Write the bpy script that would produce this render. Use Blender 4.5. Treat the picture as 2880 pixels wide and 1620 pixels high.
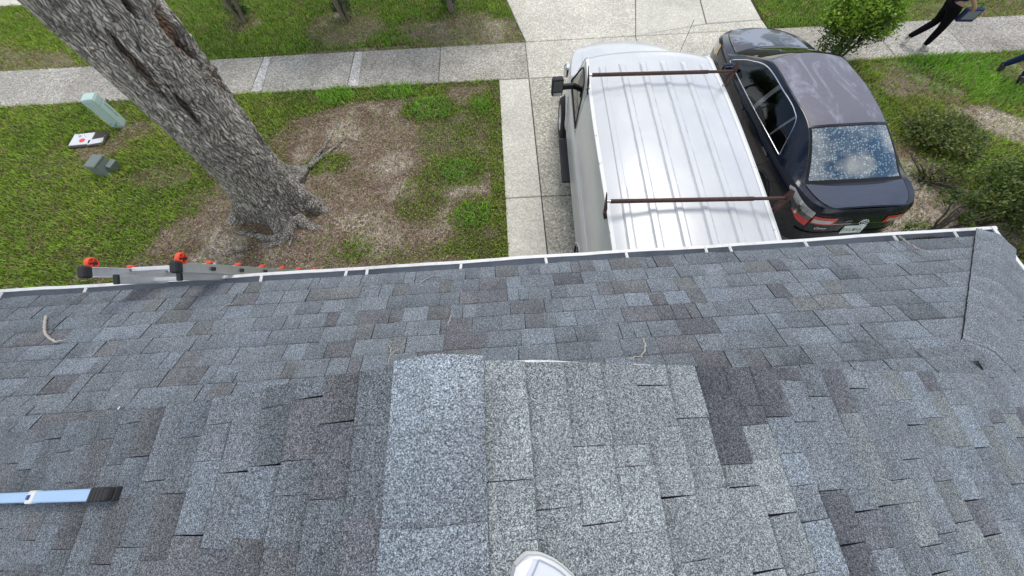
import bpy, bmesh, math, random
import numpy as np
from mathutils import Vector, Matrix, Euler
random.seed(7); RNG = np.random.default_rng(7)
S = bpy.context.scene
C = S.collection
for o in list(bpy.data.objects): bpy.data.objects.remove(o)

# ------------------------------------------------------------------ camera
CAM_H = 5.4; F_PX = 1040.0; TH = math.radians(64.2); ROLL = math.radians(3.15)
_f = np.array([0, math.cos(TH), -math.sin(TH)]); _r0 = np.array([1., 0, 0]); _u0 = np.cross(_r0, _f)
_R = math.cos(ROLL)*_r0 - math.sin(ROLL)*_u0; _U = math.sin(ROLL)*_r0 + math.cos(ROLL)*_u0
cd = bpy.data.cameras.new('camera'); cam = bpy.data.objects.new('camera', cd); C.objects.link(cam)
cd.sensor_width = 36; cd.lens = F_PX/2880*36; cd.clip_start = .05; cd.clip_end = 2000
m = Matrix.Identity(4)
for i in range(3): m[i][0] = _R[i]; m[i][1] = _U[i]; m[i][2] = -_f[i]
m.translation = (0, 0, CAM_H); cam.matrix_world = m; S.camera = cam
S.render.resolution_x, S.render.resolution_y = 1024, 576

# ------------------------------------------------------------------ sky, sun, exposure
SUN_DIR = Vector((.20, .46, .86)).normalized()          # towards the sun
w = bpy.data.worlds.new('World'); S.world = w; w.use_nodes = True
nt = w.node_tree; nt.nodes.clear()
out = nt.nodes.new('ShaderNodeOutputWorld'); bg = nt.nodes.new('ShaderNodeBackground')
sky = nt.nodes.new('ShaderNodeTexSky'); sky.sky_type = 'NISHITA'; sky.sun_disc = False
sky.sun_elevation = math.asin(SUN_DIR.z); sky.sun_rotation = math.atan2(SUN_DIR.x, SUN_DIR.y)
tc = nt.nodes.new('ShaderNodeTexCoord'); nz = nt.nodes.new('ShaderNodeTexNoise')
nz.inputs['Scale'].default_value = 2.6; nz.inputs['Detail'].default_value = 9; nz.inputs['Roughness'].default_value = .58
rp = nt.nodes.new('ShaderNodeValToRGB'); rp.color_ramp.elements[0].position = .44; rp.color_ramp.elements[1].position = .64
mx = nt.nodes.new('ShaderNodeMix'); mx.data_type = 'RGBA'
nt.links.new(tc.outputs['Generated'], nz.inputs['Vector']); nt.links.new(nz.outputs['Fac'], rp.inputs['Fac'])
nt.links.new(rp.outputs['Color'], mx.inputs['Factor']); nt.links.new(sky.outputs['Color'], mx.inputs['A'])
mx.inputs['B'].default_value = (11.0, 11.1, 11.1, 1)      # bright broken cloud over the whole sky
nt.links.new(mx.outputs['Result'], bg.inputs['Color']); bg.inputs['Strength'].default_value = .1
nt.links.new(bg.outputs['Background'], out.inputs['Surface'])
sl = bpy.data.lights.new('sun', 'SUN'); sl.energy = 1.15; sl.angle = math.radians(28); sl.color = (1, .96, .9)
sun = bpy.data.objects.new('sun', sl); C.objects.link(sun)
sun.rotation_euler = SUN_DIR.to_track_quat('Z', 'Y').to_euler(); sun.location = (20, 15, 40)
S.view_settings.view_transform = 'Standard'; S.view_settings.look = 'None'
S.view_settings.gamma = 1; S.view_settings.use_curve_mapping = False
S.view_settings.exposure = .70

# ------------------------------------------------------------------ helpers
def at(px, py, z=0.):
    """world point at height z seen at pixel (px, py) of the 2576 px wide photograph"""
    k = 2880/2576; d = _f + _R*((px*k-1440)/F_PX) - _U*((py*k-810)/F_PX)
    t = (z-CAM_H)/d[2]; return Vector((d[0]*t, d[1]*t, z))
def project(p):
    p = np.atleast_2d(p) - np.array([0, 0, CAM_H]); z = p @ _f
    return np.stack([1440 + F_PX*(p @ _R)/z, 810 - F_PX*(p @ _U)/z], 1)*2576/2880
def empty(name, loc=(0, 0, 0), rz=0, label=None, cat=None, group=None):
    o = bpy.data.objects.new(name, None); C.objects.link(o); o.location = loc; o.rotation_euler = (0, 0, rz)
    o.empty_display_size = .1
    return tag(o, label, cat, group)
def tag(o, label=None, cat=None, group=None, kind=None):
    if label: o['label'] = label
    if cat: o['category'] = cat
    if group: o['group'] = group
    if kind: o['kind'] = kind
    return o
def mesh(name, V, Fc, mats, smooth=False, col=None, mi=None):
    V = np.asarray(V, np.float32).reshape(-1, 3); me = bpy.data.meshes.new(name)
    if isinstance(Fc, np.ndarray):
        n, k = Fc.shape
        me.vertices.add(len(V)); me.vertices.foreach_set('co', V.ravel())
        me.loops.add(n*k); me.loops.foreach_set('vertex_index', Fc.astype(np.int32).ravel())
        me.polygons.add(n); me.polygons.foreach_set('loop_start', np.arange(0, n*k, k, dtype=np.int32))
        me.update(calc_edges=True); me.validate()
    else:
        me.from_pydata([tuple(v) for v in V.tolist()], [], [tuple(f) for f in Fc]); me.update()
    for m_ in (mats if isinstance(mats, (list, tuple)) else [mats]): me.materials.append(m_)
    if mi is not None: me.polygons.foreach_set('material_index', np.asarray(mi, np.int32))
    if smooth: me.polygons.foreach_set('use_smooth', np.ones(len(me.polygons), bool))
    if col is not None:
        a = me.color_attributes.new('Col', 'FLOAT_COLOR', 'POINT'); c = np.ones((len(V), 4), np.float32); c[:, :3] = col
        a.data.foreach_set('color', c.ravel())
    return me
def obj(name, V, Fc, mats, parent=None, smooth=False, col=None, mi=None, loc=None, rot=None):
    o = bpy.data.objects.new(name, mesh(name, V, Fc, mats, smooth, col, mi)); C.objects.link(o)
    o.parent = parent
    if loc is not None: o.location = loc
    if rot is not None: o.rotation_euler = rot
    return o
def auto(o, ang=35):
    me = o.data; me.polygons.foreach_set('use_smooth', np.ones(len(me.polygons), bool))
    try: me.set_sharp_from_angle(angle=math.radians(ang))
    except Exception: pass
    return o
def join(parts):
    V, Fc, n = [], [], 0
    for v, f in parts:
        v = np.asarray(v, float).reshape(-1, 3); V.append(v); Fc += [tuple(i+n for i in q) for q in f]; n += len(v)
    return np.concatenate(V), Fc
def boxv(c, s, R=None):
    """box with slightly chamfered edges: centre c, size s"""
    hx, hy, hz = s[0]/2, s[1]/2, s[2]/2
    v = np.array([(x, y, z) for x in (-hx, hx) for y in (-hy, hy) for z in (-hz, hz)], float)
    f = [(0, 1, 3, 2), (4, 6, 7, 5), (0, 4, 5, 1), (2, 3, 7, 6), (0, 2, 6, 4), (1, 5, 7, 3)]
    if R is not None: v = v @ np.array(R).T
    return v + np.array(c), f
def box(name, c, s, mat, parent=None, rot=None, bevel=0, **k):
    v, f = boxv((0, 0, 0), s); o = obj(name, v, f, mat, parent, **k); o.location = c
    if rot: o.rotation_euler = rot
    if bevel:
        b = o.modifiers.new('bevel', 'BEVEL'); b.width = bevel; b.segments = 2; b.limit_method = 'ANGLE'
    return o
def tubev(P, r, n=8, cap=True, squash=None):
    P = np.asarray([tuple(p) for p in P], float); k = len(P); r = np.broadcast_to(np.asarray(r, float), (k,))
    T = np.gradient(P, axis=0); T /= np.linalg.norm(T, axis=1)[:, None]+1e-9
    up = np.array([0, 0, 1.]) if abs(T[0][2]) < .9 else np.array([1., 0, 0])
    V = []; a = np.linspace(0, 2*np.pi, n, endpoint=False)
    for i in range(k):
        s = np.cross(T[i], up); s /= np.linalg.norm(s)+1e-9; b = np.cross(s, T[i]); up = b
        V.append(P[i] + r[i]*(np.cos(a)[:, None]*s + np.sin(a)[:, None]*b))
    V = np.concatenate(V); Fc = []
    for i in range(k-1):
        for j in range(n):
            j2 = (j+1) % n; Fc.append((i*n+j, i*n+j2, (i+1)*n+j2, (i+1)*n+j))
    if cap: Fc += [tuple(range(n))[::-1], tuple((k-1)*n+j for j in range(n))]
    return V, Fc
def tube(name, P, r, mat, parent=None, n=8, **k):
    v, f = tubev(P, r, n); return auto(obj(name, v, f, mat, parent, **k), 50)
def grid(nu, nv, wrap=False):
    i = np.arange(nu-1)[:, None]*nv; j = np.arange(nv-1)[None, :]
    a = (i+j).ravel(); F4 = np.stack([a, a+1, a+nv+1, a+nv], 1)
    if wrap:
        a = (np.arange(nu-1)*nv + nv-1); F4 = np.concatenate([F4, np.stack([a, a-nv+1, a+1, a+nv], 1)])
    return F4
def lathev(prof, n=32, axis='x'):
    prof = np.asarray(prof, float); a = np.linspace(0, 2*np.pi, n, endpoint=False)
    h, r = prof[:, 0], prof[:, 1]
    V = np.stack([np.repeat(h[:, None], n, 1), r[:, None]*np.cos(a), r[:, None]*np.sin(a)], -1).reshape(-1, 3)
    if axis == 'z': V = V[:, [1, 2, 0]]
    return V, [tuple(q) for q in grid(len(prof), n, True)]
def hash2(ix, iy, s=0):
    h = (ix.astype(np.int64)*374761393 + iy.astype(np.int64)*668265263 + s*974711) & 0x7fffffff
    h = ((h ^ (h >> 13))*1274126177) & 0x7fffffff; h = (h ^ (h >> 16)) & 0xffff
    return h/65535.
def vnoise(x, y, s=0):
    x = np.asarray(x, float); y = np.asarray(y, float); ix = np.floor(x); iy = np.floor(y); fx = x-ix; fy = y-iy
    fx = fx*fx*(3-2*fx); fy = fy*fy*(3-2*fy); ix = ix.astype(np.int64); iy = iy.astype(np.int64)
    a = hash2(ix, iy, s); b = hash2(ix+1, iy, s); c = hash2(ix, iy+1, s); d = hash2(ix+1, iy+1, s)
    return (a*(1-fx)+b*fx)*(1-fy) + (c*(1-fx)+d*fx)*fy
def fbm(x, y, s=0, o=4, g=.5):
    t = 0; a = 1; n = 0
    for k in range(o): t = t + a*vnoise(x*2**k, y*2**k, s+k); n += a; a *= g
    return t/n
def smooth(a, b, x): t = np.clip((x-a)/(b-a), 0, 1); return t*t*(3-2*t)
def curve(pts):
    p = np.array(pts, float)
    def f(y):   # monotone-ish cubic (Catmull-Rom tangents) through the points
        y = np.asarray(y, float); i = np.clip(np.searchsorted(p[:, 0], y)-1, 0, len(p)-2)
        m_ = np.gradient(p[:, 1], p[:, 0]); h = p[i+1, 0]-p[i, 0]; t = np.clip((y-p[i, 0])/h, 0, 1)
        return (2*t**3-3*t*t+1)*p[i, 1] + (t**3-2*t*t+t)*h*m_[i] + (-2*t**3+3*t*t)*p[i+1, 1] + (t**3-t*t)*h*m_[i+1]
    return f

# ------------------------------------------------------------------ materials
class NB:
    def __init__(s, name):
        s.m = bpy.data.materials.new(name); s.m.use_nodes = True; s.t = s.m.node_tree
        s.p = s.t.nodes['Principled BSDF']; s.o = s.t.nodes['Material Output']
    def n(s, typ, **k):
        nd = s.t.nodes.new('ShaderNode'+typ)
        for a, b in k.items():
            if hasattr(nd, a): setattr(nd, a, b)
        return nd
    def set(s, nd, **k):
        for a, b in k.items():
            i = nd.inputs[a.replace('_', ' ')]
            if isinstance(b, bpy.types.NodeSocket): s.t.links.new(b, i)
            else: i.default_value = b
        return nd
    def coord(s, kind='Object'): return s.n('TexCoord').outputs[kind]
    def noise(s, scale, detail=4, rough=.55, vec=None, dist=0):
        nd = s.n('TexNoise'); s.set(nd, Scale=scale, Detail=detail, Roughness=rough, Distortion=dist)
        s.t.links.new(vec or s.coord(), nd.inputs['Vector']); return nd.outputs['Fac']
    def vor(s, scale, out='Color', vec=None, feature='F1'):
        nd = s.n('TexVoronoi', feature=feature); s.set(nd, Scale=scale)
        s.t.links.new(vec or s.coord(), nd.inputs['Vector']); return nd.outputs[out]
    def ramp(s, fac, stops, interp='LINEAR'):
        nd = s.n('ValToRGB'); cr = nd.color_ramp; cr.interpolation = interp
        while len(cr.elements) < len(stops): cr.elements.new(.5)
        for e, (p, c) in zip(cr.elements, stops):
            e.position = p; e.color = (*(c if hasattr(c, '__len__') else (c, c, c)), 1)
        s.t.links.new(fac, nd.inputs['Fac']); return nd.outputs['Color']
    def mix(s, f, a, b, mode='MIX'):
        nd = s.n('Mix', data_type='RGBA', blend_type=mode)
        for k, v in (('Factor', f), ('A', a), ('B', b)):
            if isinstance(v, bpy.types.NodeSocket): s.t.links.new(v, nd.inputs[k])
            elif k == 'Factor': nd.inputs[k].default_value = v
            else: nd.inputs[k].default_value = (*v, 1)
        return nd.outputs['Result']
    def math(s, op, a, b=0.):
        nd = s.n('Math', operation=op)
        for i, v in enumerate((a, b)):
            if isinstance(v, bpy.types.NodeSocket): s.t.links.new(v, nd.inputs[i])
            else: nd.inputs[i].default_value = v
        return nd.outputs[0]
    def sep(s, v):
        nd = s.n('SeparateXYZ'); s.t.links.new(v, nd.inputs[0]); return nd.outputs
    def map(s, vec, scale=(1, 1, 1), loc=(0, 0, 0)):
        nd = s.n('Mapping'); nd.inputs['Scale'].default_value = scale; nd.inputs['Location'].default_value = loc
        s.t.links.new(vec, nd.inputs['Vector']); return nd.outputs[0]
    def attr(s, name='Col'): nd = s.n('Attribute'); nd.attribute_name = name; return nd.outputs['Color']
    def bump(s, h, strength=.3, dist=.01):
        nd = s.n('Bump'); s.set(nd, Strength=strength, Distance=dist, Height=h); s.t.links.new(nd.outputs[0], s.p.inputs['Normal'])
    def col(s, c): s.set(s.p, **{'Base_Color': c if isinstance(c, bpy.types.NodeSocket) else (*c, 1)}); return s
    def rgh(s, r, metal=0, spec=.5, coat=0): s.set(s.p, Roughness=r, Metallic=metal, Specular_IOR_Level=spec, Coat_Weight=coat); return s
def plain(name, c, r=.5, metal=0, spec=.5, coat=0, var=.12, scale=9.):
    b = NB(name); n = b.noise(scale, 5)
    b.col(b.mix(n, [x*(1-var) for x in c], [min(1, x*(1+var)) for x in c])).rgh(r, metal, spec, coat); return b.m
M = {}
def granule(name, tone):
    b = NB(name); c = b.coord()
    t = b.attr() if tone is None else None
    base = t if t is not None else tone
    v = b.sep(b.vor(370, 'Color', c))[0]
    sp = b.ramp(v, [(0, .28), (.30, .48), (.42, .88), (.72, 1.12), (.86, 1.7), (1, 2.2)])
    v2 = b.sep(b.vor(130, 'Color', c))[1]; sp2 = b.ramp(v2, [(0, .85), (.5, 1.), (1, 1.15)])
    n = b.ramp(b.noise(5, 5, .6, c), [(.3, .88), (.7, 1.12)])
    b.col(b.mix(1, b.mix(1, b.mix(1, base, sp, 'MULTIPLY'), sp2, 'MULTIPLY'), n, 'MULTIPLY')).rgh(.95, 0, .25)
    b.bump(v, .5, .004); return b.m
M['shingle'] = granule('shingle_granules', None)
M['asphalt_edge'] = plain('asphalt_edge', (.012, .012, .014), .9)
M['underlay'] = plain('roof_underlay', (.03, .03, .033), .9)
def concrete(name, c1, c2, speck=1.0):
    b = NB(name); c = b.coord()
    base = b.mix(b.ramp(b.noise(1.1, 6, .65, c), [(.3, 0), (.7, 1)]), c1, c2)
    v = b.sep(b.vor(42, 'Color', c))[0]; v2 = b.sep(b.vor(95, 'Color', c))[2]
    s1 = b.ramp(v, [(0, .55), (.3, .82), (.7, 1.05), (.93, 1.4)]); s2 = b.ramp(v2, [(0, .7), (.5, 1), (1, 1.25)])
    st = b.ramp(b.noise(.7, 9, .72, c, .7), [(.40, 1.), (.58, .86), (.75, .6)])
    b.col(b.mix(1, b.mix(speck, b.mix(speck, base, s1, 'MULTIPLY'), s2, 'MULTIPLY'), st, 'MULTIPLY')).rgh(.9, 0, .3)
    b.bump(v, .4, .006); return b.m
M['walk'] = concrete('sidewalk_concrete', (.37, .34, .285), (.485, .455, .39))
M['walk_b'] = concrete('sidewalk_concrete_brown', (.31, .285, .245), (.44, .415, .365)); M['walk_c'] = concrete('sidewalk_concrete_grey', (.365, .342, .295), (.475, .45, .395))
M['walk_pale'] = concrete('sidewalk_concrete_pale', (.50, .485, .45), (.60, .58, .545))
M['drive'] = concrete('driveway_concrete', (.58, .55, .46), (.68, .645, .545), .7)
M['drive_stain'] = concrete('driveway_concrete_stained', (.43, .405, .335), (.56, .53, .44))
M['strip'] = concrete('driveway_strip', (.60, .57, .485), (.67, .64, .55), .45)
M['asphalt'] = plain('street_asphalt', (.06, .06, .062), .9)
M['joint'] = plain('joint_soil', (.06, .05, .035), .95)
b = NB('white_aluminium'); gn = b.ramp(b.noise(5, 9, .72), [(.48, 0), (.72, 1)]); b.col(b.mix(gn, (.72, .72, .70), (.46, .45, .42))).rgh(.4); M['white_metal'] = b.m
b = NB('chalky_white_drip'); b.col(b.ramp(b.noise(14, 8, .7), [(.35, (.35, .35, .34)), (.5, (.72, .72, .70))])).rgh(.6); M['drip_white'] = b.m
M['gutter_in'] = plain('gutter_inside', (.36, .39, .43), .55, 0, .4, var=.3)
M['siding'] = plain('painted_siding', (.62, .61, .58), .7)
M['trim'] = plain('white_trim', (.78, .78, .76), .5)
b = NB('ground_soil'); c = b.coord()
v = b.sep(b.vor(55, 'Color', c))[0]
b.col(b.mix(1, b.mix(1, b.attr(), b.ramp(v, [(0, .45), (.4, .9), (.8, 1.15), (.95, 1.7)]), 'MULTIPLY'), b.ramp(b.noise(9, 8, .7, c), [(.25, .55), (.75, 1.4)]), 'MULTIPLY')).rgh(.97, 0, .2)
b.bump(b.noise(60, 6, .7, c), .6, .02); M['soil'] = b.m
def leafmat(name, trans=.35):
    b = NB(name); a = b.attr(); b.col(a).rgh(.55, 0, .35)
    tr = b.n('BsdfTranslucent'); b.set(tr, Color=b.mix(1, a, (1.2, 1.3, .5), 'MULTIPLY')); ms = b.n('MixShader')
    b.t.links.new(b.p.outputs[0], ms.inputs[1]); b.t.links.new(tr.outputs[0], ms.inputs[2]); ms.inputs[0].default_value = trans
    b.t.links.new(ms.outputs[0], b.o.inputs['Surface']); return b.m
M['grass'] = leafmat('grass_blades', .3); M['leaf'] = leafmat('leaves', .3); M['litter'] = leafmat('dry_litter', .1)
b = NB('bark'); c = b.coord('Object'); mp = b.map(c, (1, 1, .22)); a = b.attr()
n1 = b.noise(58, 8, .70, mp, .7); n2 = b.noise(5, 6, .6, c)
wv_ = b.n('VectorMath', operation='ADD'); nn_ = b.n('TexNoise'); b.set(nn_, Scale=3.2, Detail=3.); b.t.links.new(c, nn_.inputs['Vector']); sc_ = b.n('VectorMath', operation='SCALE'); sc_.inputs['Scale'].default_value = .22; b.t.links.new(nn_.outputs['Color'], sc_.inputs[0]); b.t.links.new(c, wv_.inputs[0]); b.t.links.new(sc_.outputs[0], wv_.inputs[1])
vv = b.vor(27, 'Distance', b.map(wv_.outputs[0], (1, 1, .12)), 'DISTANCE_TO_EDGE'); crk = b.ramp(vv, [(0, .34), (.06, .62), (.18, 1.), (.4, 1.1)])
b.col(b.mix(1, b.mix(1, b.mix(1, a, crk, 'MULTIPLY'), b.ramp(n1, [(.32, .45), (.48, 1.0), (.70, 1.6)]), 'MULTIPLY'), b.ramp(n2, [(.3, .75), (.7, 1.25)]), 'MULTIPLY')).rgh(.92, 0, .2)
b.bump(b.math('ADD', b.math('MULTIPLY', n1, .6), crk), 1., .035); M['bark'] = b.m
M['twig'] = plain('pale_twig', (.42, .38, .33), .85, var=.4, scale=60)
M['stick'] = plain('lichen_stick', (.27, .25, .23), .9, var=.6, scale=70)
M['stem'] = plain('grey_stem', (.20, .165, .13), .9, var=.4, scale=25)
M['dark_stem'] = plain('dark_stem', (.085, .07, .055), .9, var=.4, scale=25)

# ================================================================== SETTING
SWY0, SWY1 = 7.78, 9.09
# grass / soil masks in world metres
def ell(x, y, c, rx, ry, a=0):
    dx, dy = x-c[0], y-c[1]; ca, sa = math.cos(a), math.sin(a)
    return ((dx*ca+dy*sa)/rx)**2 + ((-dx*sa+dy*ca)/ry)**2
TREE = at(702, 503); TREE.z = 0
def soil_mask(x, y):
    """1 = bare earth, 0 = lawn"""
    n = fbm(x*1.3, y*1.3, 3, 5, .6)-.5; n2 = fbm(x*3.1, y*3.1, 11, 4, .6)-.5
    s = np.zeros_like(x)
    def add(px, py, rx, ry, a=0, k=1.):
        nonlocal s
        e = np.sqrt(ell(x, y, at(px, py), rx, ry, a)); s = np.maximum(s, k*smooth(1.25, .75, e + n*.9 + n2*.5))
    def sub(px, py, rx, ry, a=0, k=1.):
        nonlocal s
        e = np.sqrt(ell(x, y, at(px, py), rx, ry, a)); s = s*(1-k*smooth(1.2, .7, e + n*.8 + n2*.5))
    add(760, 560, 2.1, 1.5); add(900, 420, 1.6, 1.6); add(1060, 560, 1.9, 1.3); add(980, 300, 1.3, .9); add(1180, 400, 1.0, 1.2)
    add(540, 600, 1.0, .7); add(700, 640, 1.9, .7); add(1150, 240, 1.0, .35, 0, .9); add(1120, 330, .8, .8, 0, .8); add(840, 330, .9, .9)
    add(1230, 480, .6, 1.6, 0, .7); add(700, 655, 2.6, .45)
    sub(1085, 275, .75, .42); sub(1210, 265, .35, .5, 0, .8); sub(1000, 225, 1.2, .35); sub(760, 250, 1.1, .5); sub(1150, 430, .7, .55, 0, .9)
    sub(1190, 540, .55, .5, 0, .85); sub(1255, 430, .22, 2.6, 0, .85); sub(830, 410, .5, .3, 0, .85); sub(900, 620, .4, .3, 0, .7); sub(1060, 500, .5, .7, 0, .7)
    sub(1200, 620, .7, .3, 0, .9); sub(1120, 350, .6, .7, 0, .5); sub(1200, 340, .45, .9, 0, .6); sub(1000, 640, 1.2, .2, 0, .4)
    # verge, near the shrubs
    add(870, 70, 1.0, .8, 0, .75); add(1160, 80, 1.3, .8, 0, .8); add(40, 165, 1.4, .6, 0, .75); add(120, 180, .9, .3, 0, .6); add(600, 60, .5, .4, 0, .6)
    add(1000, 125, 3.5, .18, 0, .7); add(650, 150, 2.5, .12, 0, .6)
    # right lawn
    add(2300, 480, .9, 1.6, 0, .95); add(2380, 590, 1.6, .6, 0, .95); add(2510, 310, .9, .45, -.6, .95); add(2270, 215, .6, .35, .5, .8); add(2370, 235, .5, .3, 0, .7)
    add(2470, 20, 2.2, .5, 0, .6); add(2560, 185, .6, .4, 0, .7); add(2240, 170, .6, .2, 0, .5)
    # worn bits in the left lawn
    add(250, 368, .5, .3, 0, .8); add(410, 440, .6, .3, 0, .45); add(330, 330, .45, .3, 0, .6); add(150, 420, .7, .3, 0, .25)
    return s
def on_paving(x, y):
    return ((y > SWY0-.0) & (y < SWY1+.0)) | ((x > -.03) & (x < 6.1) & (y < SWY0)) | apron(x, y) | (y > 11.95)
def apron(x, y): return (y >= SWY1-.01) & (x > .66 - .21*(y-SWY1)) & (x < 6.40 + .06*(y-SWY1))
xs = np.concatenate([[-900, -300, -120, -60, -30, -20], np.arange(-15.5, 14.01, .06), [16, 20, 30, 60, 120, 300, 900]])
ys = np.concatenate([[-900, -200, -60, -20, -8], np.arange(1., 13.01, .06), [16, 20, 30, 60, 200, 900]])
X, Y = np.meshgrid(xs, ys, indexing='ij'); sm = soil_mask(X, Y)
near = (X > -15.5) & (X < 14) & (Y > 1) & (Y < 13)
sand = .75*smooth(.56, .74, fbm(X*1.7+3, Y*1.7, 21, 5, .62))*sm
for (px, py, r) in ((1015, 480, .28), (1130, 460, .42), (860, 330, .4), (990, 410, .3), (2300, 450, .5), (2520, 300, .6), (2330, 590, .9), (2300, 540, .5), (560, 620, .5), (950, 600, .4)):
    sand = np.maximum(sand, .9*smooth(1.3, .6, np.sqrt(ell(X, Y, at(px, py), r, r*.9)) + (fbm(X*4, Y*4, 5, 4)-.5)*1.2)*np.clip(sm*1.4, 0, 1))
brown = np.array([.235, .180, .138]); green = np.array([.08, .085, .03]); sandc = np.array([.43, .365, .30]); mulch = np.array([.155, .108, .080])
mul = smooth(.45, .65, fbm(X*1.1+9, Y*1.1, 31, 4))
cg = green*(1-sm[..., None]) + (brown*(1-mul[..., None])+mulch*mul[..., None]*1.1)*sm[..., None]
cg = cg*(1-sand[..., None]) + sandc*sand[..., None]
Z = np.where(near, .02*(fbm(X*1.5, Y*1.5, 41, 4)-.5) + .012*(fbm(X*9, Y*9, 43, 2)-.5), 0) - .015
Z = np.where(on_paving(X, Y) & near, -.06, Z)
g = obj('ground', np.stack([X, Y, Z], -1).reshape(-1, 3), grid(len(xs), len(ys))[:, ::-1], M['soil'], smooth=True, col=cg.reshape(-1, 3)); tag(g, kind='structure')

def slab(name, poly, z1, z0, mat, parent, bevel=.012):
    """concrete slab from a plan polygon, rounded arris"""
    n = len(poly); cx = sum(p[0] for p in poly)/n; cy = sum(p[1] for p in poly)/n
    def ins(p, d):
        l = math.hypot(p[0]-cx, p[1]-cy); return (p[0]-(p[0]-cx)/l*d*1.4, p[1]-(p[1]-cy)/l*d*1.4)
    V = [(*p, z0) for p in poly] + [(*p, z1-bevel) for p in poly] + [(*ins(p, bevel), z1) for p in poly]
    Fc = [tuple(range(2*n, 3*n))]
    for i in range(n):
        j = (i+1) % n
        Fc += [(i, j, n+j, n+i), (n+i, n+j, 2*n+j, 2*n+i)]
    return obj(name, V, Fc, mat, parent)
side = empty('sidewalk'); tag(side, kind='structure')
jx = [-14.2, -12.05, -9.9, -7.75, -5.61, -3.44, -1.386, .635, 3.27, 6.45, 8.85, 10.5, 12.3, 14.2]
obj('joint_bed', [(-30, SWY0-.01, -.02), (30, SWY0-.01, -.02), (30, SWY1+.01, -.02), (-30, SWY1+.01, -.02)], [(0, 1, 2, 3)], M['joint'], side)
for i in range(len(jx)-1):
    a, b_ = jx[i]+.006, jx[i+1]-.006; t = .012*random.uniform(-1, 1)
    mt = M['drive'] if .6 < (a+b_)/2 < 6.5 else (M['walk'], M['walk_b'], M['walk_c'])[(i*2) % 3]
    slab('slab', [(a, SWY0), (b_, SWY0), (b_, SWY1), (a, SWY1)], .004+t*.3, -.08, mt, side)
    if a < -2 and i > 2: # pale ground-down edge beside some joints
        wv = random.uniform(.24, .36)
        obj('ground_edge', [(a+.02, SWY0+.03, .0105), (a+wv, SWY0+.05, .0105), (a+wv*.75, SWY1-.05, .0105), (a+.02, SWY1-.03, .0105)], [(0, 1, 2, 3)], M['walk_pale'], side)
slab('slab', [(-30, SWY0), (jx[0]-.006, SWY0), (jx[0]-.006, SWY1), (-30, SWY1)], .0, -.08, M['walk'], side)
slab('slab', [(jx[-1]+.006, SWY0), (30, SWY0), (30, SWY1), (jx[-1]+.006, SWY1)], .0, -.08, M['walk'], side)
dr = empty('driveway'); tag(dr, kind='structure')
obj('joint_bed', [(-.02, -2, -.025), (6.1, -2, -.025), (6.1, SWY0-.02, -.025), (-.02, SWY0-.02, -.025)], [(0, 1, 2, 3)], M['joint'], dr)
obj('joint_bed', [(.55, SWY1, -.026), (6.5, SWY1, -.026), (6.6, 12, -.026), (.0, 12, -.026)], [(0, 1, 2, 3)], M['joint'], dr)
jy = [-.9, 1.2, 4.44, SWY0-.015]
for i in range(3):
    y0, y1 = jy[i]+.006, jy[i+1]-.008
    slab('slab', [(-.03, y0), (.622, y0), (.622, y1), (-.03, y1)], .008+.003*i, -.1, M['strip'], dr)
    slab('slab', [(.64, y0), (3.27, y0), (3.27, y1), (.64, y1)], .004+.002*i, -.1, M['drive_stain'], dr)
    slab('slab', [(3.29, y0), (6.08, y0), (6.08, y1), (3.29, y1)], .003+.002*i, -.1, M['drive_stain'], dr)
ya = SWY1+.012
slab('slab', [(.66, ya), (3.27, ya), (3.58, 10.72), (3.75, 11.9), (-.05, 11.9), (.28, 10.9)], .008, -.1, M['drive'], dr)
slab('slab', [(3.285, ya), (5.05, ya+.33), (5.35, 11.9), (3.765, 11.9), (3.6, 10.72)], .004, -.1, M['strip'], dr)
slab('slab', [(5.07, ya+.33), (6.40, ya+.37), (6.46, 11.9), (5.37, 11.9)], .007, -.1, M['strip'], dr)
slab('slab', [(3.29, ya-.002), (6.44, ya), (6.42, ya+.35), (5.06, ya+.31)], .002, -.1, M['drive'], dr)
st = obj('street', [(-400, 12.2, -.008), (400, 12.2, -.008), (400, 20, -.008), (-400, 20, -.008)], [(0, 1, 2, 3)], M['asphalt']); tag(st, kind='structure')
for i, (a, b_) in enumerate(((-40, -25), (-24.99, -10), (-9.99, -.2), (6.6, 20))):
    kb = slab('kerb', [(a, 11.93), (b_, 11.93), (b_, 12.3), (a, 12.3)], .02, -.2, M['strip'], None, .03); tag(kb, kind='structure')

# ---- grass (nobody could count it)
def scatter(n, x0, x1, y0, y1):
    return RNG.uniform(x0, x1, n), RNG.uniform(y0, y1, n)
gx, gy = [], []
for (n, x0, x1, y0, y1) in ((170000, -14.5, -.02, 1.3, SWY0+.06), (95000, -14.5, 1.0, SWY1-.06, 11.95), (95000, 6.05, 13.5, 1.2, SWY0+.06), (50000, 6.2, 13.5, SWY1-.05, 11.95)):
    x, y = scatter(n, x0, x1, y0, y1); gx.append(x); gy.append(y)
gx = np.concatenate(gx); gy = np.concatenate(gy)
s_ = soil_mask(gx, gy); cl = fbm(gx*5, gy*5, 51, 3)
edge = np.minimum(np.abs(gy-SWY0), np.abs(gy-SWY1))
keep = (RNG.random(len(gx)) < (1-s_*.84)*(.5+.8*cl)) & ~((gy > SWY0+.05*cl) & (gy < SWY1-.05*cl)) & ~apron(gx+.03, gy) & ~apron(gx-.03, gy) & (ell(gx, gy, TREE, .62, .62) > 1)
pc = [at(225, 352), at(268, 425), at(300, 308)]
for p_, r_ in zip(pc, (.42, .2, .16)): keep &= (gx-p_.x)**2*1.0+((gy-p_.y)*1.5)**2 > r_**2
gx, gy, s_ = gx[keep], gy[keep], s_[keep]; n = len(gx)
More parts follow.
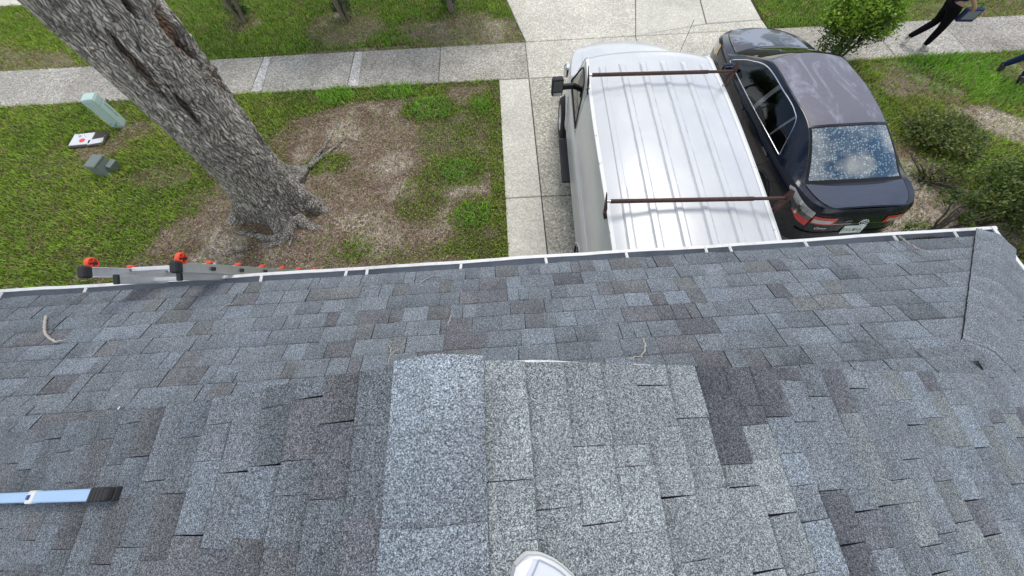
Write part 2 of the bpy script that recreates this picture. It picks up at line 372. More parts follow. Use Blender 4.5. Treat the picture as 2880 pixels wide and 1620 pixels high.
L = RNG.uniform(.035, .085, n)*(1 - .35*s_)*(.75+.6*fbm(gx*2.2, gy*2.2, 61, 3)); W = RNG.uniform(.0045, .008, n)
tuft = np.zeros(n)
for (px, py, r) in ((1085, 275, .55), (1210, 265, .3), (850, 240, .5), (1190, 540, .4), (1150, 430, .4), (1000, 235, .6), (2480, 200, 1.2), (2380, 180, 1.2), (2330, 440, .6)):
    tuft = np.maximum(tuft, smooth(1.2, .4, np.sqrt(ell(gx, gy, at(px, py), r, r*.8))))
L *= 1+.75*tuft
az = RNG.uniform(0, 2*np.pi, n); lean = RNG.uniform(.25, 1.2, n)
d = np.stack([np.cos(az), np.sin(az), 0*az], 1); sd = np.stack([-np.sin(az), np.cos(az), 0*az], 1)
b0 = np.stack([gx, gy, np.full(n, -.012)], 1); up = np.array([0, 0, 1.])
mid = b0 + (up*np.cos(lean*.5)[:, None] + d*np.sin(lean*.5)[:, None])*(L*.55)[:, None]
tip = mid + (up*np.cos(lean*1.3)[:, None] + d*np.sin(lean*1.3)[:, None])*(L*.5)[:, None]
w_ = sd*W[:, None]
V = np.stack([b0-w_*.8, b0+w_*.8, mid-w_, mid+w_, tip-w_*.15, tip+w_*.15], 1).reshape(-1, 3)
k = np.arange(n)*6
F4 = np.concatenate([np.stack([k, k+1, k+3, k+2], 1), np.stack([k+2, k+3, k+5, k+4], 1)])
pn = fbm(gx*.9, gy*.9, 71, 4); pn2 = fbm(gx*2.7+4, gy*2.7, 73, 4)
gcol = np.array([.115, .225, .016])*(1-pn[:, None]) + np.array([.295, .39, .045])*pn[:, None]
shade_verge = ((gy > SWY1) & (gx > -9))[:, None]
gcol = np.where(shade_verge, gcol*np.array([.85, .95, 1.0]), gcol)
dry = (RNG.random(n) < (.10+.45*smooth(.5, .75, pn2)+.35*np.clip(s_, 0, 1))*.8)[:, None]
gcol = np.where(dry, np.array([.34, .27, .13])*RNG.uniform(.5, 1.2, (n, 1)), gcol*RNG.uniform(.4, 1.55, (n, 1)))
gcol *= 1.2*(.76+.48*fbm(gx*5.5+2, gy*5.5, 75, 3))[:, None]
gcol[tuft > .4] *= np.array([.8, 1.08, .9])
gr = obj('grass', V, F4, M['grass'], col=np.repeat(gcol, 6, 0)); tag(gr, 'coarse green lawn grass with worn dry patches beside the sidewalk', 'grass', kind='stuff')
# ---- weeds: longer runners and small broad leaves among the blades
n = 9000; wx = np.concatenate([RNG.uniform(-14, 0, 5500), RNG.uniform(6.1, 13, 3500)]); wy = RNG.uniform(1.3, 11.8, n); cw = fbm(wx*1.6, wy*1.6, 77, 3)
kp = (cw > .47) & ~on_paving(wx, wy) & (ell(wx, wy, TREE, .7, .7) > 1); wx, wy = wx[kp], wy[kp]; n = len(wx)
az = RNG.uniform(0, 6.28, n); ln = RNG.uniform(.05, .17, n); d = np.stack([np.cos(az)*ln, np.sin(az)*ln, RNG.uniform(.01, .07, n)], 1); sd = np.stack([-np.sin(az), np.cos(az), 0*az], 1)*np.where(ln < .09, .012, .004)[:, None]
p = np.stack([wx, wy, np.full(n, .02)], 1); V = np.stack([p, p+d*.5+sd+np.array([0, 0, .02]), p+d, p+d*.5-sd+np.array([0, 0, .02])], 1).reshape(-1, 3)
wcol = np.array([(.12, .24, .03), (.22, .32, .06), (.30, .30, .10)])[RNG.integers(0, 3, n)]*RNG.uniform(.7, 1.25, (n, 1))
tag(obj('weeds', V, np.arange(n*4).reshape(-1, 4), M['grass'], col=np.repeat(wcol, 4, 0)), 'scattered weeds and long runners in the lawn', 'weeds', kind='stuff')
# ---- dry litter: leaf bits, bark chips, straw
lx, ly = scatter(110000, -8, 0, 1.3, 7.7); rx_, ry_ = scatter(15000, 6.1, 10, 1.5, 7.6); vx, vy = scatter(16000, -13, .6, 9.1, 11.8)
lx = np.concatenate([lx, rx_, vx]); ly = np.concatenate([ly, ry_, vy]); s_ = soil_mask(lx, ly)
kp = (RNG.random(len(lx)) < s_*.8*(.35+fbm(lx*1.3+5, ly*1.3, 81, 3))) & ~apron(lx, ly); lx, ly = lx[kp], ly[kp]; n = len(lx)
az = RNG.uniform(0, 6.28, n); ln = np.where(RNG.random(n) < .3, RNG.uniform(.05, .15, n), RNG.uniform(.012, .045, n)); wd = np.where(ln > .046, .0036, ln*RNG.uniform(.25, .6, n))
d = np.stack([np.cos(az), np.sin(az), RNG.uniform(-.25, .25, n)], 1)*ln[:, None]/2; sd = np.stack([-np.sin(az), np.cos(az), RNG.uniform(-.4, .4, n)], 1)*wd[:, None]/2
p = np.stack([lx, ly, RNG.uniform(.002, .016, n)], 1)
V = np.stack([p-d, p+sd, p+d, p-sd], 1).reshape(-1, 3); F4 = np.arange(n*4).reshape(-1, 4)
pal = np.array([(.10, .06, .035), (.17, .115, .07), (.055, .035, .025), (.28, .21, .13), (.40, .33, .22)])
lc = pal[RNG.choice(5, n, p=[.24, .28, .2, .18, .1])]*1.25*RNG.uniform(.7, 1.3, (n, 1))
li = obj('leaf_litter', V, F4, M['litter'], col=np.repeat(lc, 4, 0)); tag(li, 'brown dry leaf litter and straw on the bare soil', 'litter', kind='stuff')

# ================================================================== HOUSE
YAW = math.radians(.58)
house = empty('house', (0, 0, 0), YAW, 'one-storey house with grey shingle roof, gablet ridge and white gutter', 'house')
PF, PS = .4167, .36                       # pitches: front hip slope, side slopes
EY, EX, EXL, EZ = 1.478, 4.045, -4.531, 2.715; RX = -.243; RZ = EZ + PS*(EX-RX); RAKE = .306
cf, sf = math.cos(math.atan(PF)), math.sin(math.atan(PF)); cs, ss = math.cos(math.atan(PS)), math.sin(math.atan(PS))
yhip = lambda x: EY - PS/PF*((EX-x) if x > RX else (x-EXL))
zf = lambda y: EZ + PF*(EY-y)
BK = -9.0
# roof decks (closed slabs under the shingles)
def slabpoly(name, top, mat, th=.05):
    n_ = len(top); V = list(top) + [(x, y, z-th) for x, y, z in top]
    Fc = [tuple(range(n_)), tuple(range(2*n_-1, n_-1, -1))] + [(i, i+n_, (i+1) % n_+n_, (i+1) % n_) for i in range(n_)]
    return obj(name, V, Fc, mat, house)
yg = .10                                   # face of the little gable wall
zr_ = lambda x: EZ + PS*((EX-x) if x > RX else (x-EXL))
xgr = EX - PF/PS*(EY-yg); xgl = EXL + PF/PS*(EY-yg)
front_deck = slabpoly('front_roof', [(EXL, EY, EZ), (EX, EY, EZ), (xgr, yg, zf(yg)), (xgl, yg, zf(yg))], M['underlay'])
xrr = EX-PF/PS*(EY-RAKE); xrl = EXL+PF/PS*(EY-RAKE)
right_deck = slabpoly('side_roof', [(EX, EY, EZ), (EX, BK, EZ), (RX, BK, RZ), (RX, RAKE, RZ), (xrr, RAKE, zr_(xrr))][::-1], M['underlay'])
left_deck = slabpoly('side_roof', [(EXL, EY, EZ), (EXL, BK, EZ), (RX, BK, RZ), (RX, RAKE, RZ), (xrl, RAKE, zr_(xrl))], M['underlay'])
zt = lambda x: zr_(x)-.06
obj('gable_wall', [(xgl, yg, zf(yg)-.02), (xgr, yg, zf(yg)-.02), (RX, yg, RZ-.06), (xgl, yg-.1, zf(yg)-.02), (xgr, yg-.1, zf(yg)-.02), (RX, yg-.1, RZ-.06)], [(0, 1, 2), (5, 4, 3), (0, 2, 5, 3), (1, 4, 5, 2)], M['siding'], house)
v, f = boxv(((EXL+EX)/2, (EY-.5+BK)/2+.2, 1.28), (EX-EXL-.9, EY-.5-BK-.4, 2.56)); obj('wall', v, f, M['siding'], house)
v, f = boxv(((EXL+EX)/2, EY-.04, EZ-.14), (EX-EXL, .03, .2)); obj('fascia', v, f, M['trim'], house)
v, f = boxv((EX-.04, (EY+BK)/2, EZ-.14), (.03, EY-BK-.08, .2)); obj('fascia', v, f, M['trim'], house)
v, f = boxv(((EXL+EX)/2, EY-.26, EZ-.2), (EX-EXL-.1, .42, .02)); obj('soffit', v, f, M['trim'], house)

# ---- shingles: every tab a thin wedge with dark cut edges
EXPO = .143
def tabgeo(B, u0, u1, v0, v1, h, tone, tone2, jit):
    """B(u,v,h) -> point; returns 8 verts, 5 quads"""
    a, b_, c_, d_ = jit
    hm_ = h*.28; vm1 = v0+EXPO*random.uniform(.84, .92); vm2 = v0+EXPO*random.uniform(.94, .97); c5 = c_*.8; d5 = d_*.8; dk_ = tone2*(random.uniform(.45, .85) if B is BF else random.uniform(.5, .92))  # butt's shadow line painted into the printed dark band
    P8 = [B(u0, v0+a, 0), B(u1, v0+b_, 0), B(u0, v0+a, h), B(u1, v0+b_, h), B(u0+c_, v1, .0005), B(u1+d_, v1, .0005), B(u0+c_, v1, -.004), B(u1+d_, v1, -.004), B(u0+c5, vm1, hm_+.0008), B(u1+d5, vm1, hm_+.0008), B(u0+c5, vm2, hm_), B(u1+d5, vm2, hm_)]
    Fc = [(2, 3, 9, 8), (8, 9, 11, 10), (10, 11, 5, 4), (0, 1, 3, 2), (0, 2, 8, 10, 4, 6), (1, 7, 5, 11, 9, 3)]
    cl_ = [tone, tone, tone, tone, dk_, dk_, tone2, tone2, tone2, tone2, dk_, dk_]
    return P8, Fc, cl_
PAL = {'grey': (.153, .170, .186), 'blue': (.182, .208, .232), 'pale': (.225, .235, .25), 'dark': (.090, .093, .103), 'brown': (.134, .137, .145), 'olive': (.158, .165, .166), 'sage': (.190, .202, .208)}
PAL['sage'] = (.226, .246, .250); PAL = {k_: np.array(v_)*1.02 for k_, v_ in PAL.items()}
tabs = []   # (deck, verts, faces, colours)
def course(B, deck, u0, u1, k_, pick, wr=(.09, .30), cutL=0, cutR=0):
    u = u0 + 0; v0 = k_*EXPO; v1 = v0+EXPO+.035; tooth = random.random() < .5
    while u < u1-.004:
        w2 = random.uniform(*wr)
        if random.random() < .2: w2 *= .6
        e = min(u+w2, u1)
        if cutL and u == u0: e = max(e, u0+.26)
        if u1-e < (.26 if cutR else .05): e = u1
        h = .0085 if tooth else .005
        t = pick((u+e)/2, v0+EXPO/2, tooth)*random.uniform(.9, 1.1)
        t2 = t*random.choice((1., .97, .88, .78))
        gp = .0034 if random.random() < .5 else .0010
        j = [random.uniform(-.003, .003) for _ in range(2)] + [random.uniform(-.004, .004)]*2
        if u == u0 and cutL: j[2] = cutL
        if e == u1 and cutR: j[3] = -cutR
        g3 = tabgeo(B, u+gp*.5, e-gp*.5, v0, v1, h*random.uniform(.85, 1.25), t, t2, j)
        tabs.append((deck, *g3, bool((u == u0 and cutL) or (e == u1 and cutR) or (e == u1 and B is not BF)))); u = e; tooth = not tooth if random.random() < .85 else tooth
nf = np.array([0, sf, cf])
def BF(u, v, h): return np.array([u, EY+.02-v*cf, EZ+.012+(v-.02)*sf]) + nf*h
def BR(u, v, h): return np.array([EX+.02-v*cs, u, EZ+.012+(v-.02)*ss]) + np.array([ss, 0, cs])*h
def BL(u, v, h): return np.array([EXL-.02+v*cs, u, EZ+.012+(v-.02)*ss]) + np.array([-ss, 0, cs])*h
def inpoly(p, poly):
    c_ = False; n_ = len(poly)
    for i in range(n_):
        (x1, y1), (x2, y2) = poly[i], poly[(i+1) % n_]
        if (y1 > p[1]) != (y2 > p[1]) and p[0] < (x2-x1)*(p[1]-y1)/(y2-y1)+x1: c_ = not c_
    return c_
def pick_front(u, v, tooth):
    n_ = float(fbm(np.float64(u*1.4), np.float64(v*3), 91, 3)); r = random.random()
    if n_ > .60 and r < .22: return PAL['olive']
    if r < .22: return PAL['blue']*(.95+.15*n_)
    if r < .34: return PAL['brown']*1.08 if u < 1.5 else PAL['grey']*.85
    if r < .36: return PAL['dark']*1.4
    return PAL['grey']*(.95+.25*n_)
# the batch of darker replacement tabs on the right slope, in roof plan (x, y)
DARK = [[(.66, .31), (.97, .31), (.93, .13), (.90, .0), (.68, .0)], [(.66, .03), (.82, .03), (.82, -.15), (.66, -.15)], [(.95, .31), (1.20, .31), (1.12, .13), (.95, .13)], [(1.05, -.11), (1.25, -.11), (1.22, -.44), (1.05, -.44)]]
def pick_right(u, v, tooth):
    x = EX-v*cs; n_ = float(fbm(np.float64(x*1.6+7), np.float64(u*1.6), 93, 3)); r = random.random()
    for pg in DARK:
        if inpoly((x, u), pg): return PAL['dark']*random.uniform(1.0, 1.3) if r < .8 else PAL['sage']*.9
    if x < .98 + .4*(n_-.5) - .25*min(u, .3): return PAL['sage']*(.92+.2*r) if r > .05 else PAL['olive']*1.25
    if u > RAKE+.02: return PAL['grey']*1.2
    if r < .09: return PAL['dark']*1.5
    if r < .30: return PAL['blue']*1.05
    if r < .50: return PAL['sage']*.85
    return PAL['grey']*(1.0+.25*n_)
def pick_left(u, v, tooth):  # darker blend than the right; slope shading is in these tones too
    r = random.random()
    if r < .28: return PAL['brown']*random.uniform(.92, 1.05)
    if r < .36: return PAL['dark']*1.4
    if r < .52: return PAL['blue']*.86
    return PAL['grey']*random.uniform(.82, 1.08)
for k_ in range(0, 11):
    y = EY-k_*EXPO*cf; x0 = EXL+PF/PS*(EY-y)+.03; x1 = EX-PF/PS*(EY-y)-.03
    if y < yg+.06: break
    course(BF, front_deck, x0, x1, k_, pick_front, (.08, .26), .178*cf*PF/PS, .178*cf*PF/PS)
nside = int((EX-RX)/cs/EXPO)
for k_ in range(0, nside+1):
    vm = k_*EXPO; x = EX-vm*cs; ymax = max(RAKE+.012, yhip(x)-.02); v_end = (EX-RX)/cs
    if vm+EXPO*.4 > v_end: break
    ct = .178*cs*PS/PF if ymax > RAKE+.15 else 0; course(BR, right_deck, -1.75, ymax, k_, pick_right, (.10, .28), 0, ct); course(BL, left_deck, -1.75, ymax, k_, pick_left, (.10, .28), 0, ct)
# rank by the area each shows, keep the 300 largest as objects
hm = np.array(Matrix.Rotation(YAW, 3, 'Z'))
area = []
for (dk, P8, Fc, cl_, ct_) in tabs:
    q = project((np.array(P8)[[2, 3, 5, 4]]) @ hm.T); x_, y_ = q[:, 0], q[:, 1]
    a_ = .5*abs(np.dot(x_, np.roll(y_, 1))-np.dot(y_, np.roll(x_, 1))); c_ = q.mean(0)
    area.append(a_ if (-20 < c_[0] < 2596 and -20 < c_[1] < 1469) else 0)
order = np.argsort(-np.array(area)); single = set(order[:300].tolist())
SV, SF, SC, SM, nb = [], [], [], [], 0
for i, (dk, P8, Fc, cl_, ct_) in enumerate(tabs):
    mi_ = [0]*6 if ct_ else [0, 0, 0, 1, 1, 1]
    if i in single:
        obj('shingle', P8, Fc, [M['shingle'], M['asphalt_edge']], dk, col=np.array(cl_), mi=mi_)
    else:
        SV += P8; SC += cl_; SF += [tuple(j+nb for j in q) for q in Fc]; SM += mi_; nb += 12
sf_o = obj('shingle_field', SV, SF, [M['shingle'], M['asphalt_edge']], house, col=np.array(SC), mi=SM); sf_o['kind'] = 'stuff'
# far part of the side slopes, out of sight behind the camera
for nm, x0 in (('side_roof_far', EX), ('side_roof_far', EXL)):
    s1 = .012; V = [(x0, -1.74, EZ+s1), (x0, BK, EZ+s1), (RX, BK, RZ+s1), (RX, -1.74, RZ+s1)]
    obj('roof_field', V, [(0, 1, 2, 3)] if x0 == EXL else [(3, 2, 1, 0)], M['shingle'], house, col=np.tile(PAL['grey'], (4, 1)))
# ---- ridge and hip caps
def cap(p0, p1, half, dl, dr_, h0, h1, tone, parent, tones=None, half2=None):
    """folded cap from p0 (butt end) to p1, sides fall by dl/dr_ (vectors per half width)"""
    p0, p1, dl, dr_ = map(np.array, (p0, p1, dl, dr_)); up_ = np.array([0, 0, 1.])
    V = []; cc = []
    fr = (-1, -.55, -.12, .12, .55, 1)
    for p_, h_ in ((p0, h0), (p1, h1)):
        for t in fr:
            q = p_ + (dl*-t*half if t < 0 else dr_*t*(half2 or half)) + up_*(h_ + (.006 if abs(t) < .2 else .0))
            V.append(q); cc.append((tone if tones is None else tones[0 if t < -.2 else (1 if t < .2 else 2)])*(1 if h_ == h0 else .78))  # upper end darker, lap shadow put into the cap colour
    n_ = len(fr); base = len(V)
    for i in range(n_): V.append(V[i]-up_*.006); cc.append(cc[i])
    Fc = [(i, i+1, n_+i+1, n_+i) for i in range(n_-1)] + [(base+i, base+i+1, i+1, i) for i in range(n_-1)]
    for e_ in (0, n_-1): V.append(V[n_+e_]-up_*.006); cc.append(cc[0])
    Fc += [(base, 0, n_, len(V)-2), (base+n_-1, len(V)-1, 2*n_-1, n_-1)]
    mi_ = [0]*(n_-1) + [1]*(n_-1) + [1, 1]
    o = obj('ridge_cap', V, Fc, [M['shingle'], M['asphalt_edge']], parent, col=np.array(cc), mi=mi_); return o
y = RAKE+.02; i = 0; ce = .226
while y > -1.7:
    tl = PAL['blue']*(1.5 if i == 0 else random.uniform(1.1, 1.25)); tr_ = PAL['grey']*(1.65 if i == 0 else random.uniform(1.25, 1.4))
    cap((RX, y, RZ+.012), (RX, y-ce-.04, RZ+.012), .152, (-cs, 0, -ss), (cs, 0, -ss), .027, .020, None, right_deck, (tl, (tl+tr_)/2, tr_)); y -= ce; i += 1
for sx, dk in ((1, right_deck), (-1, left_deck)):
    x0 = EX if sx > 0 else EXL; a = np.array([x0, EY, EZ+.012]); xe = xrr if sx > 0 else xrl; bb = np.array([xe, RAKE, zr_(xe)+.012])
    d_ = bb-a; ln_ = np.linalg.norm(d_); d_ /= ln_; t = -.02
    hp = np.array([d_[1], -d_[0], 0]); hp /= np.linalg.norm(hp)
    def fall(v_): # horizontal direction v_ -> slope it lies on
        nx = v_[0]*sx; z_ = -PS*nx if (v_[0]*sx > 0) else -PF*v_[1]
        q = np.array([v_[0], v_[1], z_]); return q/np.linalg.norm(q)
    e1 = np.array([.0, .0, .0]); out1 = np.array([sx*.655, -.755, 0]); out2 = -out1
    f1 = np.array([out1[0], out1[1], -PS*out1[0]*sx]); f2 = np.array([out2[0], out2[1], -PF*out2[1]])
    while t < ln_-.08:
        tn = PAL['grey']*random.uniform(1.12, 1.3); q0 = a+d_*t; q1 = a+d_*min(t+.24, ln_+.02)
        cap(q0, q1, .125, f2, f1, .022, .016 if t+.24 < ln_-.08 else -.03, tn, dk, None, .17); t += .2
for (B_, dk, xe_) in ((BR, right_deck, xrr), (BL, left_deck, xrl)):      # tab that closes the top of each hip
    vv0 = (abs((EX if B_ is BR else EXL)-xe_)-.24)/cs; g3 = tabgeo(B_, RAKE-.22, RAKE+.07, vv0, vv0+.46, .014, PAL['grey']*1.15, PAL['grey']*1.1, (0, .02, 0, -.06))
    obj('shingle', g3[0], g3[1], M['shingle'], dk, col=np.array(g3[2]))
for sx, dk, xe_ in ((1, right_deck, xrr), (-1, left_deck, xrl)):
    pq = [(xe_-sx*.25, RAKE-.2), (xe_+sx*.55, RAKE-.2), (xe_+sx*.55, yhip(xe_+sx*.55)-.02), (xe_+sx*.02, RAKE+.01), (xe_-sx*.25, RAKE+.01)]
    pq = pq if sx > 0 else pq[::-1]; obj('hip_flashing', [(x_, y_, zr_(x_)+.0165) for x_, y_ in pq], [tuple(range(5))], M['shingle'], dk, col=np.tile(PAL['grey']*1.1, (5, 1)))
for sx, dk, xe_ in ((1, right_deck, xrr), (-1, left_deck, xrl)):
    xh = xe_+sx*PF/PS*.20; pq = [(xe_-sx*.25, RAKE+.20), (xh-sx*.02, RAKE+.20), (xe_+sx*.02, RAKE-.01), (xe_-sx*.25, RAKE-.01)]
    pq = pq[::-1] if sx > 0 else pq; obj('hip_flashing', [(x_, y_, zf(y_)+.021) for x_, y_ in pq], [tuple(range(4))], M['shingle'], dk, col=np.tile(PAL['grey']*.95, (4, 1)))
# ---- rake drip edge (white metal, partly sunk under the tabs)
def strip(name, pts, w2, h2, mat, parent):
    V = []
    for p_ in pts:
        p_ = np.array(p_); V += [p_+(0, -.03, .0), p_+(0, w2, .0), p_+(0, w2, -h2), p_+(0, w2-.004, -h2)]
    Fc = []
    for i in range(len(pts)-1):
        for j in range(3): Fc.append((i*4+j, i*4+j+1, i*4+j+5, i*4+j+4))
    return obj(name, V, Fc, mat, parent)
def rk(x, dz=.011): return (x, RAKE+.0015+.003*math.sin(x*5)+.003*math.sin(x*17), zr_(x)+dz)
for (xa, xb, wv, dk) in ((RX, .30, .012, right_deck), (.33, .80, .007, right_deck), (.9, 1.05, .005, right_deck), (1.86, 1.96, .006, right_deck), (RX, -.50, .013, left_deck), (-.66, -.92, .008, left_deck)):
    strip('drip_edge', [rk(x) for x in np.linspace(xa, xb, 10)], wv, .05, M['drip_white'], dk)
# ---- gutter: K-style trough, hangers, debris
def trough(name, prof, p0, p1, outdir, mat, parent):
    V = []; K = 60; n_ = len(prof); horiz = abs(outdir[1]) > .5
    for i in range(K+1):
        t = i/K; x_, y_ = p0[0]+(p1[0]-p0[0])*t, p0[1]+(p1[1]-p0[1])*t; a_ = x_ if horiz else y_*1.3+5
        wv = .0035*math.sin(a_*2.3)+.0022*math.sin(a_*6.1+1)+.001*math.sin(a_*17); wz = .003*math.sin(a_*1.7+2)+.0015*math.sin(a_*7.3)
        for (o_, z_) in prof: V.append((x_+outdir[0]*(o_+wv*(o_ > .03)), y_+outdir[1]*(o_+wv*(o_ > .03)), z_+wz*(o_ > .03)))
    return auto(obj(name, V, grid(K+1, n_), mat, parent), 25)
GP = [(-.012, 2.665), (-.012, 2.545), (.055, 2.545), (.072, 2.575), (.078, 2.60), (.098, 2.63), (.104, 2.656)]
LIP = [(.084, 2.650), (.084, 2.659), (.112, 2.660), (.114, 2.648), (.108, 2.632)]
GX = -.02; GY = 1.507
GXR = 4.10
gt = empty('gutter'); gt.parent = house
trough('trough', GP, (-4.70, GY), (GXR+.112, GY), (0, 1), M['gutter_in'], gt); trough('lip', LIP, (-4.70, GY), (GXR+.118, GY), (0, 1), M['white_metal'], gt)
trough('face', [(.114, 2.640), (.106, 2.628), (.088, 2.60), (.084, 2.575), (.064, 2.538), (-.012, 2.538)], (-4.70, GY), (GXR+.116, GY), (0, 1), M['white_metal'], gt)
trough('trough', GP, (GXR-.014, GY+.1), (GXR-.014, BK), (1, 0), M['gutter_in'], gt); trough('lip', LIP, (GXR-.014, GY+.112), (GXR-.014, BK), (1, 0), M['white_metal'], gt)
trough('face', [(.114, 2.640), (.106, 2.628), (.088, 2.60), (.084, 2.575), (.064, 2.538), (-.012, 2.538)], (GXR-.014, GY+.1), (GXR-.014, BK), (1, 0), M['white_metal'], gt)
for hx in (-4.32, -3.6, -2.11, -1.39, -1.21, -.41, .32, 1.01, 1.69, 1.9, 2.55, 3.32, 3.84):
    o = box('hanger', (hx, GY+.045, 2.654), (.022, .125, .006), M['white_metal'], gt, (0, 0, random.uniform(-.12, .12)))
    box('rib', (hx, GY+.045, 2.659), (.006, .12, .006), M['white_metal'], gt, o.rotation_euler)
n = 2600; gxx = np.concatenate([RNG.uniform(EXL, EX, 700), RNG.normal(3.65, .2, 1100), RNG.normal(1.55, .25, 500), RNG.normal(-1.3, .12, 300)]); gxx = np.clip(gxx, EXL, EX)
p = np.stack([gxx, GY+RNG.uniform(0, .07, n), 2.555+RNG.uniform(0, .03, n)+.035*np.exp(-((gxx-3.65)/.25)**2)], 1)
az = RNG.uniform(0, 6.28, n); ln = RNG.uniform(.006, .03, n); d = np.stack([np.cos(az), np.sin(az), RNG.uniform(-.6, .6, n)], 1)*ln[:, None]/2; sd = np.stack([-np.sin(az), np.cos(az), RNG.uniform(-.6, .6, n)], 1)*ln[:, None]*.22
gd = obj('gutter_debris', np.stack([p-d, p+sd, p+d, p-sd], 1).reshape(-1, 3), np.arange(n*4).reshape(-1, 4), M['litter'], gt, col=np.repeat(pal[RNG.choice(3, n)]*RNG.uniform(.3, .9, (n, 1)), 4, 0)); gd['kind'] = 'stuff'

def on_front(px, py, lift=.012):
    k_ = 2880/2576; d = _f + _R*((px*k_-1440)/F_PX) - _U*((py*k_-810)/F_PX)
    n_ = np.array([PF*math.sin(-YAW)*-1*0, PF, 1.]); t = (EZ+.012+PF*EY-CAM_H)/(d[2]+PF*d[1]); q = d*t
    return Vector((q[0], q[1], q[2]+CAM_H+lift))
def on_right(px, py, lift=.012):
    k_ = 2880/2576; d = _f + _R*((px*k_-1440)/F_PX) - _U*((py*k_-810)/F_PX)
    t = (RZ+.012+PS*RX-CAM_H)/(d[2]+PS*d[0]); q = d*t; return Vector((q[0], q[1], q[2]+CAM_H+lift))
def on_left(px, py, lift=.012):
    k_ = 2880/2576; d = _f + _R*((px*k_-1440)/F_PX) - _U*((py*k_-810)/F_PX)
    t = (RZ+.012-PS*RX-CAM_H)/(d[2]-PS*d[0]); q = d*t; return Vector((q[0], q[1], q[2]+CAM_H+lift))

# ================================================================== THINGS ON THE ROOF
def wiggle(pts, seg=6, amp=.004, seed=0):
    rr = random.Random(seed); o_ = []
    for i in range(len(pts)-1):
        for j in range(seg): o_.append(Vector(pts[i]).lerp(Vector(pts[i+1]), j/seg) + Vector([rr.uniform(-amp, amp) for _ in range(2)]+[0]))
    return o_ + [Vector(pts[-1])]
def twig(pts, r0, r1, mat, label, cat='twig', seed=0, side=(), amp=.004, n=6, name='twig', knots=0):
    P_ = wiggle(pts, 6, amp, seed); k_ = len(P_); rad = np.linspace(r0, r1, k_)*(1+knots*np.abs(np.sin(np.arange(k_)*2.1)))
    gp = [tubev(P_, rad, n)]
    for sp in side: q = wiggle(sp, 4, amp, seed+3); gp.append(tubev(q, np.linspace(r1*1.2, r1*.5, len(q)), 5))
    v, f = join(gp); return tag(auto(obj(name, v, f, mat), 60), label, cat)
F_ = on_front
twig([F_(120, 797), F_(117, 815), F_(117, 830), F_(122, 845), F_(131, 855), F_(147, 862)], .0075, .006, M['twig'], 'pale curved catkin-like twig lying on the left shingles', seed=1, side=[[F_(146, 861), F_(158, 858), F_(171, 856)]], n=7, knots=.35)
twig([F_(2258, 597), F_(2285, 618), F_(2310, 632), F_(2338, 640)], .008, .011, M['stick'], 'grey lichen-spotted broken stick lying below the gutter corner', 'stick', 2, side=[[F_(2330, 638), F_(2334, 650)], [F_(2333, 640), F_(2345, 634)]], name='stick', knots=.3)
twig([F_(1617, 853), F_(1621, 868), F_(1620, 885), F_(1612, 897), F_(1596, 899), F_(1585, 906)], .006, .004, M['twig'], 'thin forked bleached twig right of the gablet', seed=3, side=[[F_(1612, 896), F_(1614, 904)]])
twig([F_(982, 869), F_(985, 885), F_(981, 900), F_(976, 920)], .003, .0025, M['twig'], 'hair-thin forked twig left of the ridge peak', seed=4, side=[[F_(984, 893), F_(998, 883), F_(1008, 878)]], amp=.006)
twig([F_(1135, 797), F_(1131, 808), F_(1126, 818)], .004, .003, M['twig'], 'short pale twig above the ridge peak', seed=5)
twig([F_(1055, 716), F_(1075, 702), F_(1090, 695), F_(1112, 697)], .003, .0025, M['twig'], 'thin bent twig on shingles near the middle of the gutter', seed=6, amp=.006)
twig([F_(555, 780), F_(572, 769), F_(590, 764)], .003, .0025, M['twig'], 'thin twig on shingles below the ladder', seed=7, amp=.006)
tag(obj('paint_chip', [F_(300, 1030, .014), F_(304, 1031, .014), F_(311, 1024, .02), F_(306, 1023, .014)], [(0, 1, 2, 3)], M['white_metal']), 'tiny white chip on the left shingles', 'chip')

# ---- ladder leaning on the gutter (multi-position aluminium, upside ends up)
M['alu'] = plain('brushed_aluminium', (.62, .63, .64), .38, .75, .5, var=.15, scale=30)
M['alu_w'] = plain('worn_white_aluminium', (.72, .73, .74), .5, .25, .5, var=.15, scale=30)
M['black_rubber'] = plain('black_rubber', (.022, .022, .024), .7)
M['orange'] = plain('orange_red_plastic', (.80, .085, .035), .4)
lad = empty('ladder', (0, 0, 0), 0, 'aluminium folding ladder with orange-red wheels and black feet leaning on the gutter', 'ladder')
LT = Vector((-2.70, 1.372, 3.2)); ax = Vector((0, .5, -1)).normalized(); nx_ = Vector((1, 0, 0)); nn = nx_.cross(ax).normalized()  # nn: away from the house, up
if nn.y < 0: nn = -nn
RL = Matrix((nx_, nn, -ax)).transposed()      # local x across, y outward, z up the ladder
def LP(x, y, s): return LT + nx_*x + nn*y + ax*s
def lbox(name, x, y, s0, s1, sx, sy, mat, parent=lad, bev=.003, tilt=0):
    c_ = LP(x, y, (s0+s1)/2); o = box(name, c_, (sx, sy, abs(s1-s0)), mat, parent, None, bev)
    o.rotation_euler = (RL @ Matrix.Rotation(tilt, 3, 'Y')).to_euler(); return o
LEN = 3.55
